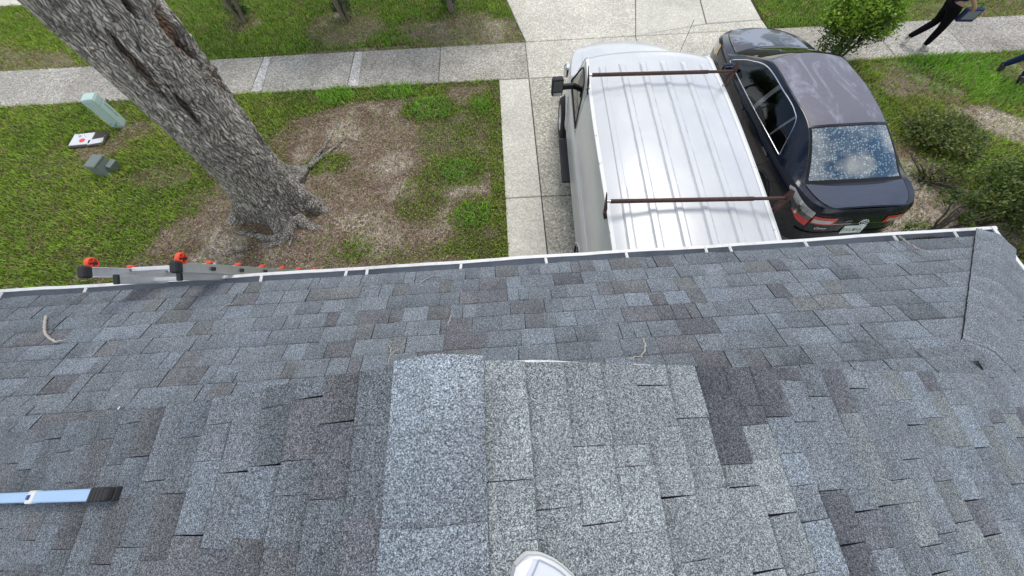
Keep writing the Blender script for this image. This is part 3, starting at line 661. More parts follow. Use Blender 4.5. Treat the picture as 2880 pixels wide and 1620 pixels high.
for sx in (-1, 1):
    x_o = .325*sx; x_i = .235*sx
    r_ = lbox('rail', x_o*.98, 0, .08, LEN, .026, .075, M['alu']); 
    lbox('rail_flange', x_o*.98-.012*sx, .034, .08, LEN, .04, .006, M['alu_w'], lad); lbox('rail_flange', x_o*.98-.012*sx, -.034, .08, LEN, .04, .006, M['alu_w'], lad)
    lbox('foot', x_o, .0, .015, .085, .050, .088, M['black_rubber'], lad, .016)
    lbox('inner_rail', x_i, -.055, .17, LEN-.3, .026, .065, M['alu']); lbox('end_cap', x_i, -.055, .160, .185, .034, .074, M['black_rubber'], lad, .006)
    # wheel beside the foot
    v, f = lathev([(-.014, .010), (-.016, .038), (-.009, .045), (.009, .045), (.016, .038), (.014, .031), (.005, .028), (.005, .010)], 28)
    wh = auto(obj('wheel', v, f, M['orange'], lad), 40); wh.location = LP(x_o-.005, .066, .10); wh.rotation_euler = RL.to_euler()
    for a in range(5):
        sp = box('spoke', (.012, math.cos(a*1.257)*.02, math.sin(a*1.257)*.02), (.012, .024, .007), M['orange'], wh, (a*1.257, 0, 0))
    hb = tube('axle', [(-.03, 0, 0), (.035, 0, 0)], .012, M['black_rubber'], wh)
    for k_ in range(9):
        s0 = .36+.31*k_
        if s0 > LEN: break
        lbox('rung_lock', x_o*.96, .052, s0-.018, s0+.018, .044, .026, M['orange'], lad, .008)
        lbox('lock_knob', x_o*1.04, .0, s0-.015, s0+.015, .03, .03, M['black_rubber'], lad, .006)
for k_ in range(10):
    s0 = .36+.31*k_
    if s0 > LEN: break
    lbox('rung', 0, .03, s0-.014, s0+.014, .60, .032, M['alu_w'], lad, .005)
    lbox('inner_rung', 0, -.055, s0+.09, s0+.118, .45, .03, M['alu_w'], lad, .005)

# ---- flat telescopic pole on the left slope
M['pole_blue'] = plain('pale_blue_anodised', (.36, .53, .76), .42, .2, .5, var=.06)
L_ = on_left
pe = L_(262, 1243, .045); ps_ = L_(-260, 1262, .075); dirp = (ps_-pe).normalized()
pole = empty('pole', pe, 0, 'pale blue flat telescopic pole with black end lying on the left roof slope', 'pole')
zz = Vector((-ss*-1, 0, cs)).normalized(); zz = Vector((-math.sin(math.atan(PS)), 0, math.cos(math.atan(PS)))); yy = zz.cross(dirp).normalized(); zz = dirp.cross(yy)
pole.rotation_euler = Matrix((dirp, yy, zz)).transposed().to_euler()
box('outer_tube', (.19, 0, 0), (.38, .044, .022), M['pole_blue'], pole, None, .005)
box('inner_tube', (.80, 0, .002), (.80, .040, .018), M['pole_blue'], pole, None, .005)
box('clip', (.405, 0, .002), (.045, .050, .028), M['white_metal'], pole, None, .006); box('clip_button', (.405, 0, .018), (.016, .018, .008), plain('navy_plastic', (.03, .06, .2), .4), pole, None, .003)
for i in range(4): box('grip_ring', (-.012-.022*i, 0, -.001), (.019, .050-.002*(i % 2), .032), M['black_rubber'], pole, None, .006)
box('tip', (-.098, 0, -.001), (.022, .044, .03), M['black_rubber'], pole, None, .009)
box('brush', (-.03, 0, -.024), (.16, .05, .022), M['black_rubber'], pole, None, .004)

# ---- white sneaker on the ridge side
M['shoe'] = plain('white_leather', (.80, .80, .78), .55, var=.04); M['shoe_mesh'] = NB('white_knit').col((.60, .62, .67)).rgh(.9).m; M['sole'] = plain('white_sole', (.74, .73, .69), .6, var=.05)
toe = on_right(1290, 1413, .0); aim = Vector((-.80, .60, 0)).normalized()
shoe = empty('sneaker', toe, 0, 'white lace-up sneaker planted beside the ridge at the bottom edge', 'sneaker')
shoe.scale = (1.35, 1.35, 1.35)
slz = -PS*aim.x; shoe.rotation_euler = (Matrix.Rotation(math.atan2(aim.y, aim.x), 3, 'Z') @ Matrix.Rotation(-math.atan(slz), 3, 'Y')).to_euler()
shw = curve([(0, .0), (.006, .021), (.02, .036), (.05, .049), (.10, .053), (.16, .043), (.22, .036), (.27, .036), (.292, .026), (.30, .004)])
ts = np.concatenate([np.linspace(0, .04, 14), np.linspace(.05, .26, 22), np.linspace(.268, .30, 10)])
V = []; sect = []
for t in ts:
    hw = max(float(shw(t)), .0005); off = .008*math.sin(t/.3*3.1)
    top = float(np.interp(t, [0, .01, .03, .06, .10, .16, .20, .25, .29, .30], [.026, .036, .046, .054, .066, .088, .100, .098, .095, .07]))
    prof = [(1.0, .004), (1.06, .012), (1.05, .022), (1.0, .027), (.97, .034), (.90, .55*top+.012), (.72, .80*top+.004), (.42, .96*top), (0, top)]
    row = [(-t, -hw*a+off, min(z_, top)) for a, z_ in prof] + [(-t, hw*a+off, min(z_, top)) for a, z_ in prof[-2::-1]]; V.append(row)
V = np.array(V); nr, nc = V.shape[:2]
fidx = grid(nr, nc); colr = np.tile(np.arange(nc-1), nr-1); sel = (colr < 3) | (colr >= nc-4)
rowi = np.repeat(np.arange(nr-1), nc-1); ox = ts[rowi]
toebox = (~sel) & (ox > .018) & (ox < .085) & (colr >= 5) & (colr < nc-6)
fl = lambda s_: fidx[s_]
auto(obj('sole', V.reshape(-1, 3), fl(sel), M['sole'], shoe), 60); auto(obj('upper', V.reshape(-1, 3)+np.array([0, 0, .0005]), fl(~sel & ~toebox), M['shoe'], shoe), 60)
auto(obj('toe_mesh', V.reshape(-1, 3)-np.array([0, 0, .0008]), fl(toebox), M['shoe_mesh'], shoe), 60)
sb = obj('outsole', [(-t, s_*max(float(shw(t)), .0005)+.008*math.sin(t/.3*3.1), .004) for t in ts for s_ in (-1, 1)], grid(nr, 2), M['sole'], shoe)
for i in range(6):
    t = .092+.016*i; zt_ = float(np.interp(t, [.06, .10, .16, .20], [.054, .066, .088, .100]))+.004; wv = .020+.002*i
    tube('lace', [(-t, -wv+.007, zt_-.006), (-t-.004, .007, zt_+.001), (-t-.010, wv+.007, zt_-.006)], .0035, M['shoe'], shoe, 6)
    for sd_ in (-1, 1): tube('eyelet', [(-t, sd_*(wv+.006)+.007, zt_-.016), (-t, sd_*(wv+.006)+.007, zt_-.007)], .0028, M['black_rubber'], shoe, 8)
for ci in (5, nc-6): tube('stitching', [tuple(V[i_, ci]+np.array([0, 0, .001])) for i_ in range(9, 21)], .0016, M['gutter_in'], shoe, 5)
tube('stitching', [tuple(V[9, ci]+np.array([0, 0, .001])) for ci in range(5, nc-5)], .0016, M['gutter_in'], shoe, 5)
tube('sole_line', [tuple(V[i_, 3]+np.array([0, -.001, 0])) for i_ in range(nr)], .0016, M['gutter_in'], shoe, 5); tube('sole_line', [tuple(V[i_, nc-4]+np.array([0, .001, 0])) for i_ in range(nr)], .0016, M['gutter_in'], shoe, 5)
box('tongue', (-.165, .007, .088), (.10, .05, .012), M['shoe_mesh'], shoe, (0, -.45, 0), .004)

# ================================================================== BIG TREE
def rot2(a): return np.array([[math.cos(a), -math.sin(a)], [math.sin(a), math.cos(a)]])
tree = empty('shade_tree', TREE, 0, 'huge grey furrowed tree trunk with rotten hollows on the front lawn', 'tree')
nth, nzv = 400, 520
th = np.linspace(0, 2*np.pi, nth, endpoint=False); zz_ = np.concatenate([np.linspace(-.08, 4.6, nzv-40), np.linspace(4.7, 7.4, 40)])
TT, ZZ = np.meshgrid(th, zz_, indexing='xy')     # rows z
rad = np.interp(zz_, [-.1, .4, .9, 1.6, 2.4, 3.3, 4.6, 7.4], [.56, .485, .475, .50, .515, .545, .56, .48])[:, None]*np.ones_like(TT)
px_, py_ = np.cos(TT)*rad, np.sin(TT)*rad
def n3(k1, k2, s_, o_=4, tw=0): # seamless noise round the trunk
    a_ = fbm(np.cos(TT+tw)*k1+50+ZZ*k2, np.sin(TT+tw)*k1+50-ZZ*k2*.31, s_, o_); return a_
big = n3(1.3, .35, 101, 3)-.5
flare = np.exp(-np.clip(ZZ, 0, 9)/.24)*(.05+.24*np.clip(np.cos(TT*5+.6)+.25*np.cos(TT*3+2), 0, 2)**1.3)
lobes = .035*np.cos(TT*5+.6+ZZ*.35)*np.exp(-ZZ/2.2) + .02*np.cos(TT*3+1.0-ZZ*.5)
# furrowed bark: seamless ridged noise stretched along the trunk
wob = .9*(vnoise(ZZ*1.7+7, TT*0+3, 105)-.5)*.12 + .10*(n3(3, 1.4, 107, 3)-.5)
def ridge(freq, vz, s_, w_):
    u = TT/(2*np.pi)*freq + w_*freq/(2*np.pi)*6; ui = u % freq
    q = np.zeros_like(TT); a_ = vnoise(ui, ZZ*vz, s_); b_ = vnoise(ui-freq, ZZ*vz, s_)
    t_ = smooth(freq-3, freq, ui); return a_*(1-t_)+b_*t_
r1 = 1-np.abs(2*ridge(104, 3.3, 111, wob*.7)-1); r2 = 1-np.abs(2*ridge(170, 6.5, 113, wob*.8)-1)
fur = -(.016*smooth(.70, 1., r1) + .010*smooth(.68, 1., r2)) + .008*(n3(30, 12, 115, 3)-.5)
R_ = rad + .10*big + flare + lobes + fur*np.clip(ZZ*1.2+.5, .5, 1)
barkc = np.array([.64, .585, .515]); tc_ = np.ones((*TT.shape, 3))*barkc
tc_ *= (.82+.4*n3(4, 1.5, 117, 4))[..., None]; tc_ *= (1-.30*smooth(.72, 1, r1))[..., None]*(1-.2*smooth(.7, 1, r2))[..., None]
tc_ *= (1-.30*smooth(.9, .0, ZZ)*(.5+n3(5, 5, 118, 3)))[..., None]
def hollow(tdeg, z0, wd_, h_, dep, c_, tilt=0):
    global R_, tc_
    dt = (TT-math.radians(tdeg)-tilt*(ZZ-z0)+np.pi) % (2*np.pi)-np.pi
    nz_ = (fbm(TT*9+z0*7, ZZ*7, 121, 4)-.5); wd_ = wd_*1.35
    e = np.sqrt((dt*.5/wd_)**2+((ZZ-z0)/h_)**2) + nz_*.75
    mk = smooth(1.05, .55, e); lipm = smooth(1.5, 1.1, e)*(1-mk)
    R_ = R_ - dep*mk + .028*lipm; tc_ = tc_*(1-mk[..., None]*.95) + np.array(c_)*(.6+.9*nz_[..., None]+.3)*mk[..., None]*.95
TCAM = math.degrees(math.atan2(-TREE.y, -TREE.x))   # side that faces the house
woodc = (.36, .22, .13); darkw = (.10, .06, .04)
hollow(TCAM+42, 2.98, .085, .30, .075, woodc, .05); hollow(TCAM+48, 2.72, .06, .26, .11, darkw, .05); hollow(TCAM+66, 2.85, .05, .22, .13, darkw)
hollow(TCAM+70, 2.45, .06, .30, .12, woodc); hollow(TCAM+78, 2.15, .05, .16, .13, darkw); hollow(TCAM+58, 2.3, .035, .2, .07, woodc)
hollow(TCAM+62, 1.15, .05, .22, .10, darkw); hollow(TCAM+54, 1.35, .03, .18, .06, woodc); hollow(TCAM+70, 1.6, .05, .14, .08, darkw)
hollow(TCAM-18, 2.85, .035, .42, .06, (.26, .2, .155), .10); hollow(TCAM-10, 2.25, .03, .35, .05, (.22, .18, .14), .1); hollow(TCAM+20, 3.3, .03, .12, .06, darkw)
V = np.stack([np.cos(TT)*R_, np.sin(TT)*R_, ZZ], -1).reshape(-1, 3)
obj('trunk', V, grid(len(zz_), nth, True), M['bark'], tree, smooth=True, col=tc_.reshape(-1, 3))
def root(pts, r0, r1, seed, up_=.02, sq=.8, n_=12):
    P_ = [Vector((p_[0]-TREE.x, p_[1]-TREE.y, p_[2])) for p_ in pts]; P_ = wiggle(P_, 7, .012, seed); k_ = len(P_)
    v, f = tubev(P_, np.linspace(r0, r1, k_)*(.85+.3*vnoise(np.arange(k_)*.35, np.zeros(k_)+seed, seed)), n_)
    v[:, 2] -= r0*.6
    v[:, :2] += .03*(fbm(v[:, 0]*22, v[:, 1]*22+v[:, 2]*25, seed, 4)[:, None]-.5); v[:, 2] += .03*(fbm(v[:, 0]*18+9, v[:, 1]*18, seed, 4)-.5)
    c_ = np.ones_like(v)*barkc*.62*(.7+.6*fbm(v[:, 0]*12, v[:, 1]*12, seed+2, 3))[:, None]
    return obj('root', v, f, M['bark'], tree, smooth=True, col=c_)
G = lambda px, py, z=.0: tuple(at(px, py, z))
root([G(735, 545, .10), G(720, 585, .05), G(705, 605, .03), G(665, 617, .02), G(640, 612, -.03)], .11, .05, 1)
root([G(705, 590, .06), G(680, 598, .05), G(640, 590, .03), G(600, 584, .02), G(570, 578, -.02)], .07, .03, 2)
root([G(745, 545, .12), G(770, 560, .06), G(795, 572, .02), G(812, 578, -.05)], .12, .05, 3)
root([G(770, 500, .25), G(795, 520, .10), G(825, 525, .03), G(858, 516, -.05)], .15, .03, 4)
root([G(680, 525, .15), G(650, 535, .08), G(622, 542, .02), G(600, 548, -.05)], .10, .04, 5)
root([G(740, 460, .2), G(770, 420, .07), G(810, 390, .05), G(850, 360, .04), G(885, 330, -.01)], .06, .012, 6)
root([G(775, 420, .05), G(800, 385, .04), G(825, 350, .03), G(840, 330, -.02)], .045, .012, 7)
root([G(735, 590, .03), G(730, 610, .015), G(722, 625, .01), G(726, 640, .0)], .022, .006, 8, n_=7)
root([G(738, 592, .03), G(752, 605, .012), G(775, 612, .006)], .02, .006, 9, n_=7)
root([G(700, 610, .02), G(703, 628, .01), G(706, 645, .006)], .016, .006, 10, n_=7)
root([G(630, 625, .02), G(600, 632, .012), G(570, 640, .006), G(560, 660, .0)], .022, .008, 11, n_=7)
# limbs and crown high above the frame
def leaves(centers, rads, n_, size, pal_, seed, name='crown', parent=None, mat=None, up_bias=.4, clump=.18):
    rg = np.random.default_rng(seed); centers = np.array(centers, float); rads = np.array(rads, float).reshape(len(centers), -1)*np.ones((1, 3))
    vol = rads.prod(1)**.67; which = rg.choice(len(centers), n_//14+1, p=vol/vol.sum())
    dv = rg.normal(size=(len(which), 3)); dv /= np.linalg.norm(dv, axis=1)[:, None]; rr = rg.uniform(.35, 1.05, len(which))**.6
    cc = centers[which] + dv*rads[which]*rr[:, None]
    ci = rg.integers(0, len(cc), n_); p_ = cc[ci] + rg.normal(size=(n_, 3))*clump*rads[which[ci]].mean(1)[:, None]
    a_ = rg.normal(size=(n_, 3)); a_[:, 2] *= .5; a_ /= np.linalg.norm(a_, axis=1)[:, None]
    nrm = rg.normal(size=(n_, 3)); nrm[:, 2] += up_bias*2.2; s_ = np.cross(a_, nrm); s_ /= np.linalg.norm(s_, axis=1)[:, None]+1e-9
    L_ = size*rg.uniform(.6, 1.3, n_); a_ = a_*L_[:, None]; s_ = s_*(L_*.27)[:, None]; dz = np.cross(s_, a_); dz /= np.linalg.norm(dz, axis=1)[:, None]+1e-9
    V = np.stack([p_-a_*.5, p_+s_+dz*(L_*.08)[:, None], p_+a_*.5, p_-s_+dz*(L_*.08)[:, None]], 1).reshape(-1, 3); k_ = np.arange(n_)*4
    F3 = np.concatenate([np.stack([k_, k_+1, k_+2], 1), np.stack([k_, k_+2, k_+3], 1)])
    pl_ = np.array(pal_); tone = pl_[rg.integers(0, len(pl_), len(cc))][ci]*rg.uniform(.7, 1.35, (n_, 1))
    return obj(name, V, F3, mat or M['leaf'], parent, col=np.repeat(tone, 4, 0))
DG = [(.045, .085, .018), (.065, .115, .025), (.09, .14, .03)]; YG = [(.14, .25, .02), (.22, .34, .03), (.09, .18, .02), (.27, .40, .04)]; OL = [(.10, .135, .03), (.15, .19, .045), (.075, .10, .03), (.20, .23, .06)]
for i, (dx, dy, dz) in enumerate(((-1.8, .8, 3.2), (1.0, 1.9, 3.4), (-.6, -1.0, 3.6), (-.4, .6, 4.4))):
    P_ = [Vector((0, 0, 6.4)), Vector((dx*.35, dy*.35, 6.4+dz*.3)), Vector((dx, dy, 6.4+dz))]; P_ = wiggle(P_, 7, .05, i)
    v, f = tubev(P_, np.linspace(.30, .07, len(P_)), 12); obj('limb', v, f, M['bark'], tree, smooth=True, col=np.ones_like(v)*barkc)
leaves([(-1.8, .8, 10), (1.0, 1.9, 10.2), (-.6, -1.0, 10.4), (-.4, .6, 11.2)], [1.1, 1.0, .9, 1.0], 6000, .12, DG, 5, 'crown', tree)

# ================================================================== SMALL TREES, SHRUBS
def smalltree(base, stems, label, name='small_tree', cat='tree', group=None, leafargs=None, low=None, mat='stem'):
    t_ = empty(name, base, 0, label, cat, group)
    for i, st_ in enumerate(stems):
        P_ = wiggle([Vector(q[:3]) for q in st_], 6, .012, i+3); rr = np.interp(np.linspace(0, 1, len(P_)), np.linspace(0, 1, len(st_)), [q[3] for q in st_])
        tube('stem', P_, rr, M[mat], t_, 9)
    if leafargs: leaves(*leafargs, parent=t_)
    return t_
def myrtle(px, py, label, sd, k=1.):
    b_ = at(px, py); rr = random.Random(sd); stems = []
    for i in range(5):
        a_ = rr.uniform(0, 6.28); l_ = rr.uniform(.1, .32)
        stems.append([(math.cos(a_)*.04, math.sin(a_)*.04, -.03, .05*k), (math.cos(a_)*(.06+l_*.3), math.sin(a_)*(.06+l_*.3), .5, .04*k), (math.cos(a_)*(.1+l_), math.sin(a_)*(.1+l_), 1.4, .028*k), (math.cos(a_)*(.1+l_*1.9), math.sin(a_)*(.1+l_*1.9), 2.5, .014*k)])
    t_ = smalltree(b_, stems, label, group='multi-stemmed small trees on the verge')
    leaves([(0, .2, 3.1), (.7, .3, 2.9), (-.7, .2, 3.0), (0, 1.0, 3.2), (0, -.3, 3.4)], [(1.0, .9, .6), (.8, .8, .55), (.8, .8, .55), (.9, .8, .6), (.8, .6, .5)], 8000, .10, DG, sd, 'crown', t_)
    leaves([(.05, .1, .35), (-.1, .12, .25)], [(.2, .2, .3), (.22, .18, .16)], 700, .06, DG, sd+1, 'sucker_leaves', t_)
    return t_
myrtle(612, 52, 'multi-stemmed small tree on the verge nearest the big trunk', 11); myrtle(868, 46, 'middle multi-stemmed small tree of the three on the verge', 12); myrtle(1137, 26, 'multi-stemmed small tree on the verge nearest the driveway apron', 13, 1.25)
# bright bush behind the car
bs = at(2090, 160); st_ = []
rr = random.Random(4)
for i in range(9):
    a_ = rr.uniform(0, 6.28); l_ = rr.uniform(.2, .6); st_.append([(math.cos(a_)*.05, math.sin(a_)*.05, -.03, .028), (math.cos(a_)*l_*.4, math.sin(a_)*l_*.4+.05, .5, .019), (math.cos(a_)*l_, math.sin(a_)*l_+.1, 1.15, .008)])
tb = smalltree(bs, st_, 'bright yellow-green leafy bush standing beyond the front of the dark sedan', 'bush', 'bush', mat='dark_stem')
leaves([(.05, .22, 1.05), (-.35, .1, .95), (.45, .25, 1.0), (.15, .5, 1.15), (.3, -.05, .95), (-.1, .4, 1.1)], [(.48, .45, .32), (.36, .34, .28), (.40, .38, .30), (.46, .42, .30), (.36, .32, .26), (.4, .36, .28)], 15000, .065, YG, 21, 'crown', tb, None, .5, .2)
leaves([(-.35, -.1, .55), (.1, 0, .6), (.45, .1, .65), (-.5, .1, .8)], [(.3, .25, .25), (.3, .25, .25), (.3, .25, .22), (.25, .2, .2)], 2600, .06, DG, 22, 'lower_leaves', tb, None, .4, .25)
def shrub(px, py, label, sd, crowns, n_, size, pal_, nst=9, h=.5, spread=.5, sway=(0, 0)):
    rr = random.Random(sd); b_ = at(px, py); st_ = []
    for i in range(nst):
        a_ = rr.uniform(0, 6.28); l_ = rr.uniform(.3, 1)*spread
        st_.append([(math.cos(a_)*.04, math.sin(a_)*.04, -.03, .022), (math.cos(a_)*l_*.45+sway[0]*.4, math.sin(a_)*l_*.45+sway[1]*.4, h*.45, .015), (math.cos(a_)*l_+sway[0], math.sin(a_)*l_+sway[1], h, .006)])
    t_ = smalltree(b_, st_, label, 'shrub', 'shrub', mat='dark_stem'); leaves(*crowns, n_, size, pal_, sd, 'crown', t_, None, .5, .22); return t_
shrub(2345, 360, 'sparse olive-green twiggy shrub beside the sedan rear window', 31, ([(0, 0, .20), (.35, .25, .20), (-.3, .1, .18), (.2, -.3, .18), (-.1, .45, .2), (.6, 0, .16)], [(.42, .4, .13), (.35, .32, .12), (.32, .3, .11), (.35, .3, .11), (.3, .3, .12), (.3, .3, .1)]), 4600, .055, OL, 22, .24, .8)
shrub(2330, 455, 'low bare-twigged shrub between the two leafy shrubs right of the sedan', 32, ([(.1, .1, .12), (.4, 0, .14)], [(.4, .25, .09), (.3, .25, .09)]), 700, .05, OL, 22, .18, .6)
shrub(2470, 560, 'dense dark green shrub beyond the gutter corner', 33, ([(0, 0, .55), (.4, .2, .6), (.1, .5, .55), (-.2, .1, .5), (.5, -.35, .55), (.8, .1, .5), (.2, -.5, .55)], [(.45, .42, .32), (.42, .4, .32), (.4, .35, .28), (.28, .26, .24), (.42, .4, .3), (.4, .4, .3), (.42, .35, .3)]), 11000, .055, OL+DG, 10, .7, .5)
shrub(2335, 595, 'open-branched shrub with a few leaf clumps between sedan tail and gutter corner', 34, ([(.35, .35, .55), (.55, .2, .5), (.1, .45, .5), (-.35, .0, .2), (.25, .05, .4)], [(.2, .18, .14), (.22, .18, .14), (.16, .14, .1), (.22, .18, .12), (.12, .1, .09)]), 1500, .055, DG+OL, 9, .6, .45, (.25, .15))

# ================================================================== UTILITY BOXES
M['ped'] = plain('pale_green_fibreglass', (.46, .60, .55), .55, var=.10, scale=14); M['box_g'] = plain('grey_green_plastic', (.16, .19, .165), .6, var=.12, scale=14)
def frustum(name, s0, s1, z0, z1, mat, parent, bev=.012, off=(0, 0)):
    V = [(-s0[0]/2, -s0[1]/2, z0), (s0[0]/2, -s0[1]/2, z0), (s0[0]/2, s0[1]/2, z0), (-s0[0]/2, s0[1]/2, z0)] + [(x*s1[0]/2+off[0], y*s1[1]/2+off[1], z1) for x, y in ((-1, -1), (1, -1), (1, 1), (-1, 1))]
    o = obj(name, V, [(3, 2, 1, 0), (4, 5, 6, 7), (0, 1, 5, 4), (1, 2, 6, 5), (2, 3, 7, 6), (3, 0, 4, 7)], mat, parent)
    b_ = o.modifiers.new('bevel', 'BEVEL'); b_.width = bev; b_.segments = 3; return o
pd = empty('utility_pedestal', at(301, 312), math.radians(8), 'tall pale green square utility pedestal by the sidewalk', 'utility box')
frustum('base', (.215, .215), (.23, .23), -.05, .50, M['ped'], pd, .02); frustum('hood', (.24, .24), (.237, .237), .49, .635, M['ped'], pd, .022); frustum('cap', (.234, .234), (.205, .205), .633, .66, M['ped'], pd, .012)
for z_ in (.2, .32, .4): box('seam', (.116, .03, z_), (.006, .006, .10), M['box_g'], pd)
box('lock', (.0, -.112, .06), (.03, .012, .03), M['box_g'], pd, None, .004); tube('bolt', [(.05, -.10, .1), (.05, -.118, .1)], .009, M['black_rubber'], pd); tube('bolt', [(-.05, -.10, .1), (-.05, -.118, .1)], .009, M['black_rubber'], pd)
jb = empty('junction_box', at(272, 428), math.radians(-14), 'short grey-green utility box tilted in the lawn', 'utility box'); jb.rotation_euler = (.05, -.06, math.radians(-14))
frustum('body', (.30, .33), (.235, .30), -.06, .24, M['box_g'], jb, .02); frustum('lid', (.255, .33), (.235, .29), .238, .275, M['box_g'], jb, .014)
box('side_skirt', (.17, .07, .07), (.10, .20, .16), M['box_g'], jb, (0, .25, 0), .015)
# meter box lid sunk in the lawn
vc = empty('meter_box_lid', at(224, 352), math.radians(4), 'white meter box lid with a red dot sunk in the lawn', 'lid')
M['pvcw'] = plain('weathered_white_plastic', (.66, .67, .68), .6, var=.12, scale=18)
box('frame', (0, 0, -.03), (.74, .40, .09), M['joint'], vc, None, .01); box('lid', (-.13, .02, .012), (.42, .33, .03), M['pvcw'], vc, None, .008); box('lid', (.18, -.085, .012), (.30, .14, .03), M['pvcw'], vc, (0, 0, .12), .008)
v, f = lathev([(0, .0), (.006, .0), (.006, .055), (0, .055)], 20, 'z'); o = obj('dot', v, f, plain('red_paint', (.75, .07, .05), .5), vc); o.location = (-.10, -.03, .027)
v, f = lathev([(0, .0), (.006, .0), (.006, .03), (0, .03)], 16, 'z'); o = obj('finger_hole', v, f, M['gutter_in'], vc); o.location = (-.19, .10, .027)
v, f = lathev([(.0, 0), (.02, .0), (.02, .03), (.0, .035)], 14, 'z'); tag(obj('pebble', v*np.array([1, .7, 1]), f, M['pvcw'], loc=tuple(at(540, 724-60))), 'small white pebble on the bare soil above the ladder', 'pebble')

# ================================================================== VEHICLES
def paint(name, c, fade=None, fcol=None, rough=.25, coat=.6, fscale=1.5, lo=.45, hi=.6):
    b = NB(name); cc = b.coord()
    base = b.mix(b.noise(14, 5, .6, cc), [x*.9 for x in c], [x*1.1 for x in c])
    b.rgh(rough, 0, .28, coat); b.p.inputs['Coat Roughness'].default_value = .06
    if fade:
        f_ = b.ramp(b.noise(fscale, 9, .68, b.map(cc, fade), .8), [(lo, 0), (hi, 1)]); base = b.mix(f_, base, fcol)
        b.set(b.p, Roughness=b.math('ADD', b.math('MULTIPLY', f_, .35), rough)); b.set(b.p, Coat_Weight=b.math('SUBTRACT', coat, b.math('MULTIPLY', f_, coat*.9)))
    b.col(base); return b.m
M['black_paint'] = paint('black_car_paint', (.005, .008, .017), (1, 1, 1), (.012, .017, .032), .16, .35, 2.2, .5, .7)
M['faded_roof'] = paint('oxidised_roof_paint', (.135, .132, .162), (1.8, .6, 1), (.30, .305, .36), .5, .05, 1.6, .50, .64)
M['faded_hood'] = paint('peeling_hood_paint', (.04, .043, .052), (1, 1, 1), (.24, .27, .32), .36, .25, 1.7, .47, .53)
M['faded_lid'] = paint('faded_lid_paint', (.034, .044, .072), (.8, 1.6, 1), (.062, .078, .116), .42, .08, 2.6, .4, .62)
b = NB('white_van_paint'); cc = b.coord()
base = b.mix(b.ramp(b.noise(2.4, 9, .68, b.map(cc, (1, .5, 1)), .8), [(.38, 0), (.62, 1)]), (.555, .565, .57), (.61, .615, .61))
dirt = b.ramp(b.vor(5.5, 'Distance', b.map(cc, (1, .9, 1))), [(0, 1), (.035, 1), (.05, 0)]); spk = b.math('GREATER_THAN', b.noise(3.3, 2, .5, cc), .62)
base = b.mix(b.math('MULTIPLY', dirt, spk), base, (.10, .085, .07))
b.col(base).rgh(.30, 0, .5, .45); b.p.inputs['Coat Roughness'].default_value = .12; M['white_paint'] = b.m
b = NB('greyed_white_paint'); b.col(b.ramp(b.noise(6, 7, .7), [(.3, (.30, .31, .32)), (.65, (.58, .59, .60))])).rgh(.5); M['rib_edge'] = b.m  # uneven darker grey-white for the strips along each roof rib
b = NB('rusty_white_drip_rail'); cc = b.coord(); r_ = b.ramp(b.noise(9, 9, .75, b.map(cc, (1, 1, 1))), [(.60, 0), (.66, 1)]); b.col(b.mix(r_, (.74, .74, .72), (.13, .07, .04))).rgh(.6); M['drip'] = b.m
b = NB('rusty_brown_steel'); cc = b.coord(); r_ = b.noise(22, 8, .7, cc); b.col(b.ramp(r_, [(.3, (.045, .022, .018)), (.6, (.085, .042, .032)), (.75, (.14, .072, .05))])).rgh(.75, .15); M['rust'] = b.m
def glassmat(name, tint, gl=.9):
    b = NB(name); b.t.nodes.remove(b.p); tr = b.n('BsdfTransparent'); tr.inputs[0].default_value = (*tint, 1); g_ = b.n('BsdfGlossy'); g_.inputs['Roughness'].default_value = .015
    fr = b.n('Fresnel'); fr.inputs[0].default_value = 1.52; ms = b.n('MixShader'); b.t.links.new(b.math('MULTIPLY', fr.outputs[0], 1.2), ms.inputs[0]); b.t.links.new(tr.outputs[0], ms.inputs[1]); b.t.links.new(g_.outputs[0], ms.inputs[2]); b.t.links.new(ms.outputs[0], b.o.inputs['Surface']); return b.m
M['glass'] = glassmat('tinted_window_glass', (.13, .15, .155))
b = NB('bubbled_rear_film'); cc = b.coord(); wp = b.map(cc, (1, 1, .6))
dd = b.n('TexVoronoi', feature='F1'); b.set(dd, Scale=31., Randomness=.75); b.t.links.new(wp, dd.inputs['Vector'])
dots = b.ramp(dd.outputs['Distance'], [(.0, 1), (.26, .9), (.46, 0)]); keep = b.math('GREATER_THAN', b.sep(dd.outputs['Color'])[0], .14)
zone = b.ramp(b.noise(3.5, 3, .5, cc), [(.30, 0), (.42, 1)])
fac = b.math('MULTIPLY', b.math('MULTIPLY', dots, keep), zone)
haz = b.ramp(b.noise(2.4, 7, .6, cc, .5), [(.56, 0), (.75, .3)])  # milky film patches, shaped cloud-like to paint in reflected cloud
b.col(b.mix(fac, b.mix(haz, (.006, .030, .055), (.05, .09, .105)), (.22, .33, .35))).rgh(.04, 0, .5, 1.0); b.p.inputs['IOR'].default_value = 1.8; b.p.inputs['Coat IOR'].default_value = 1.8; b.p.inputs['Coat Roughness'].default_value = .01; M['film'] = b.m
M['chrome'] = plain('chrome_trim', (.75, .76, .77), .12, 1, .5, var=.05); M['tyre'] = plain('tyre_rubber', (.018, .018, .019), .85); M['rim'] = plain('alloy_rim', (.5, .51, .53), .3, .85, .5)
M['lens_red'] = plain('red_lens', (.52, .012, .02), .12, 0, .6, .8, var=.15, scale=40); M['lens_clear'] = plain('clear_lens', (.40, .41, .41), .12, .35, .6, .8, var=.35, scale=45); M['lens_dark'] = plain('smoked_lens', (.10, .105, .11), .15, .3, .6, .8); M['amber'] = plain('aged_lens', (.62, .42, .20), .3)
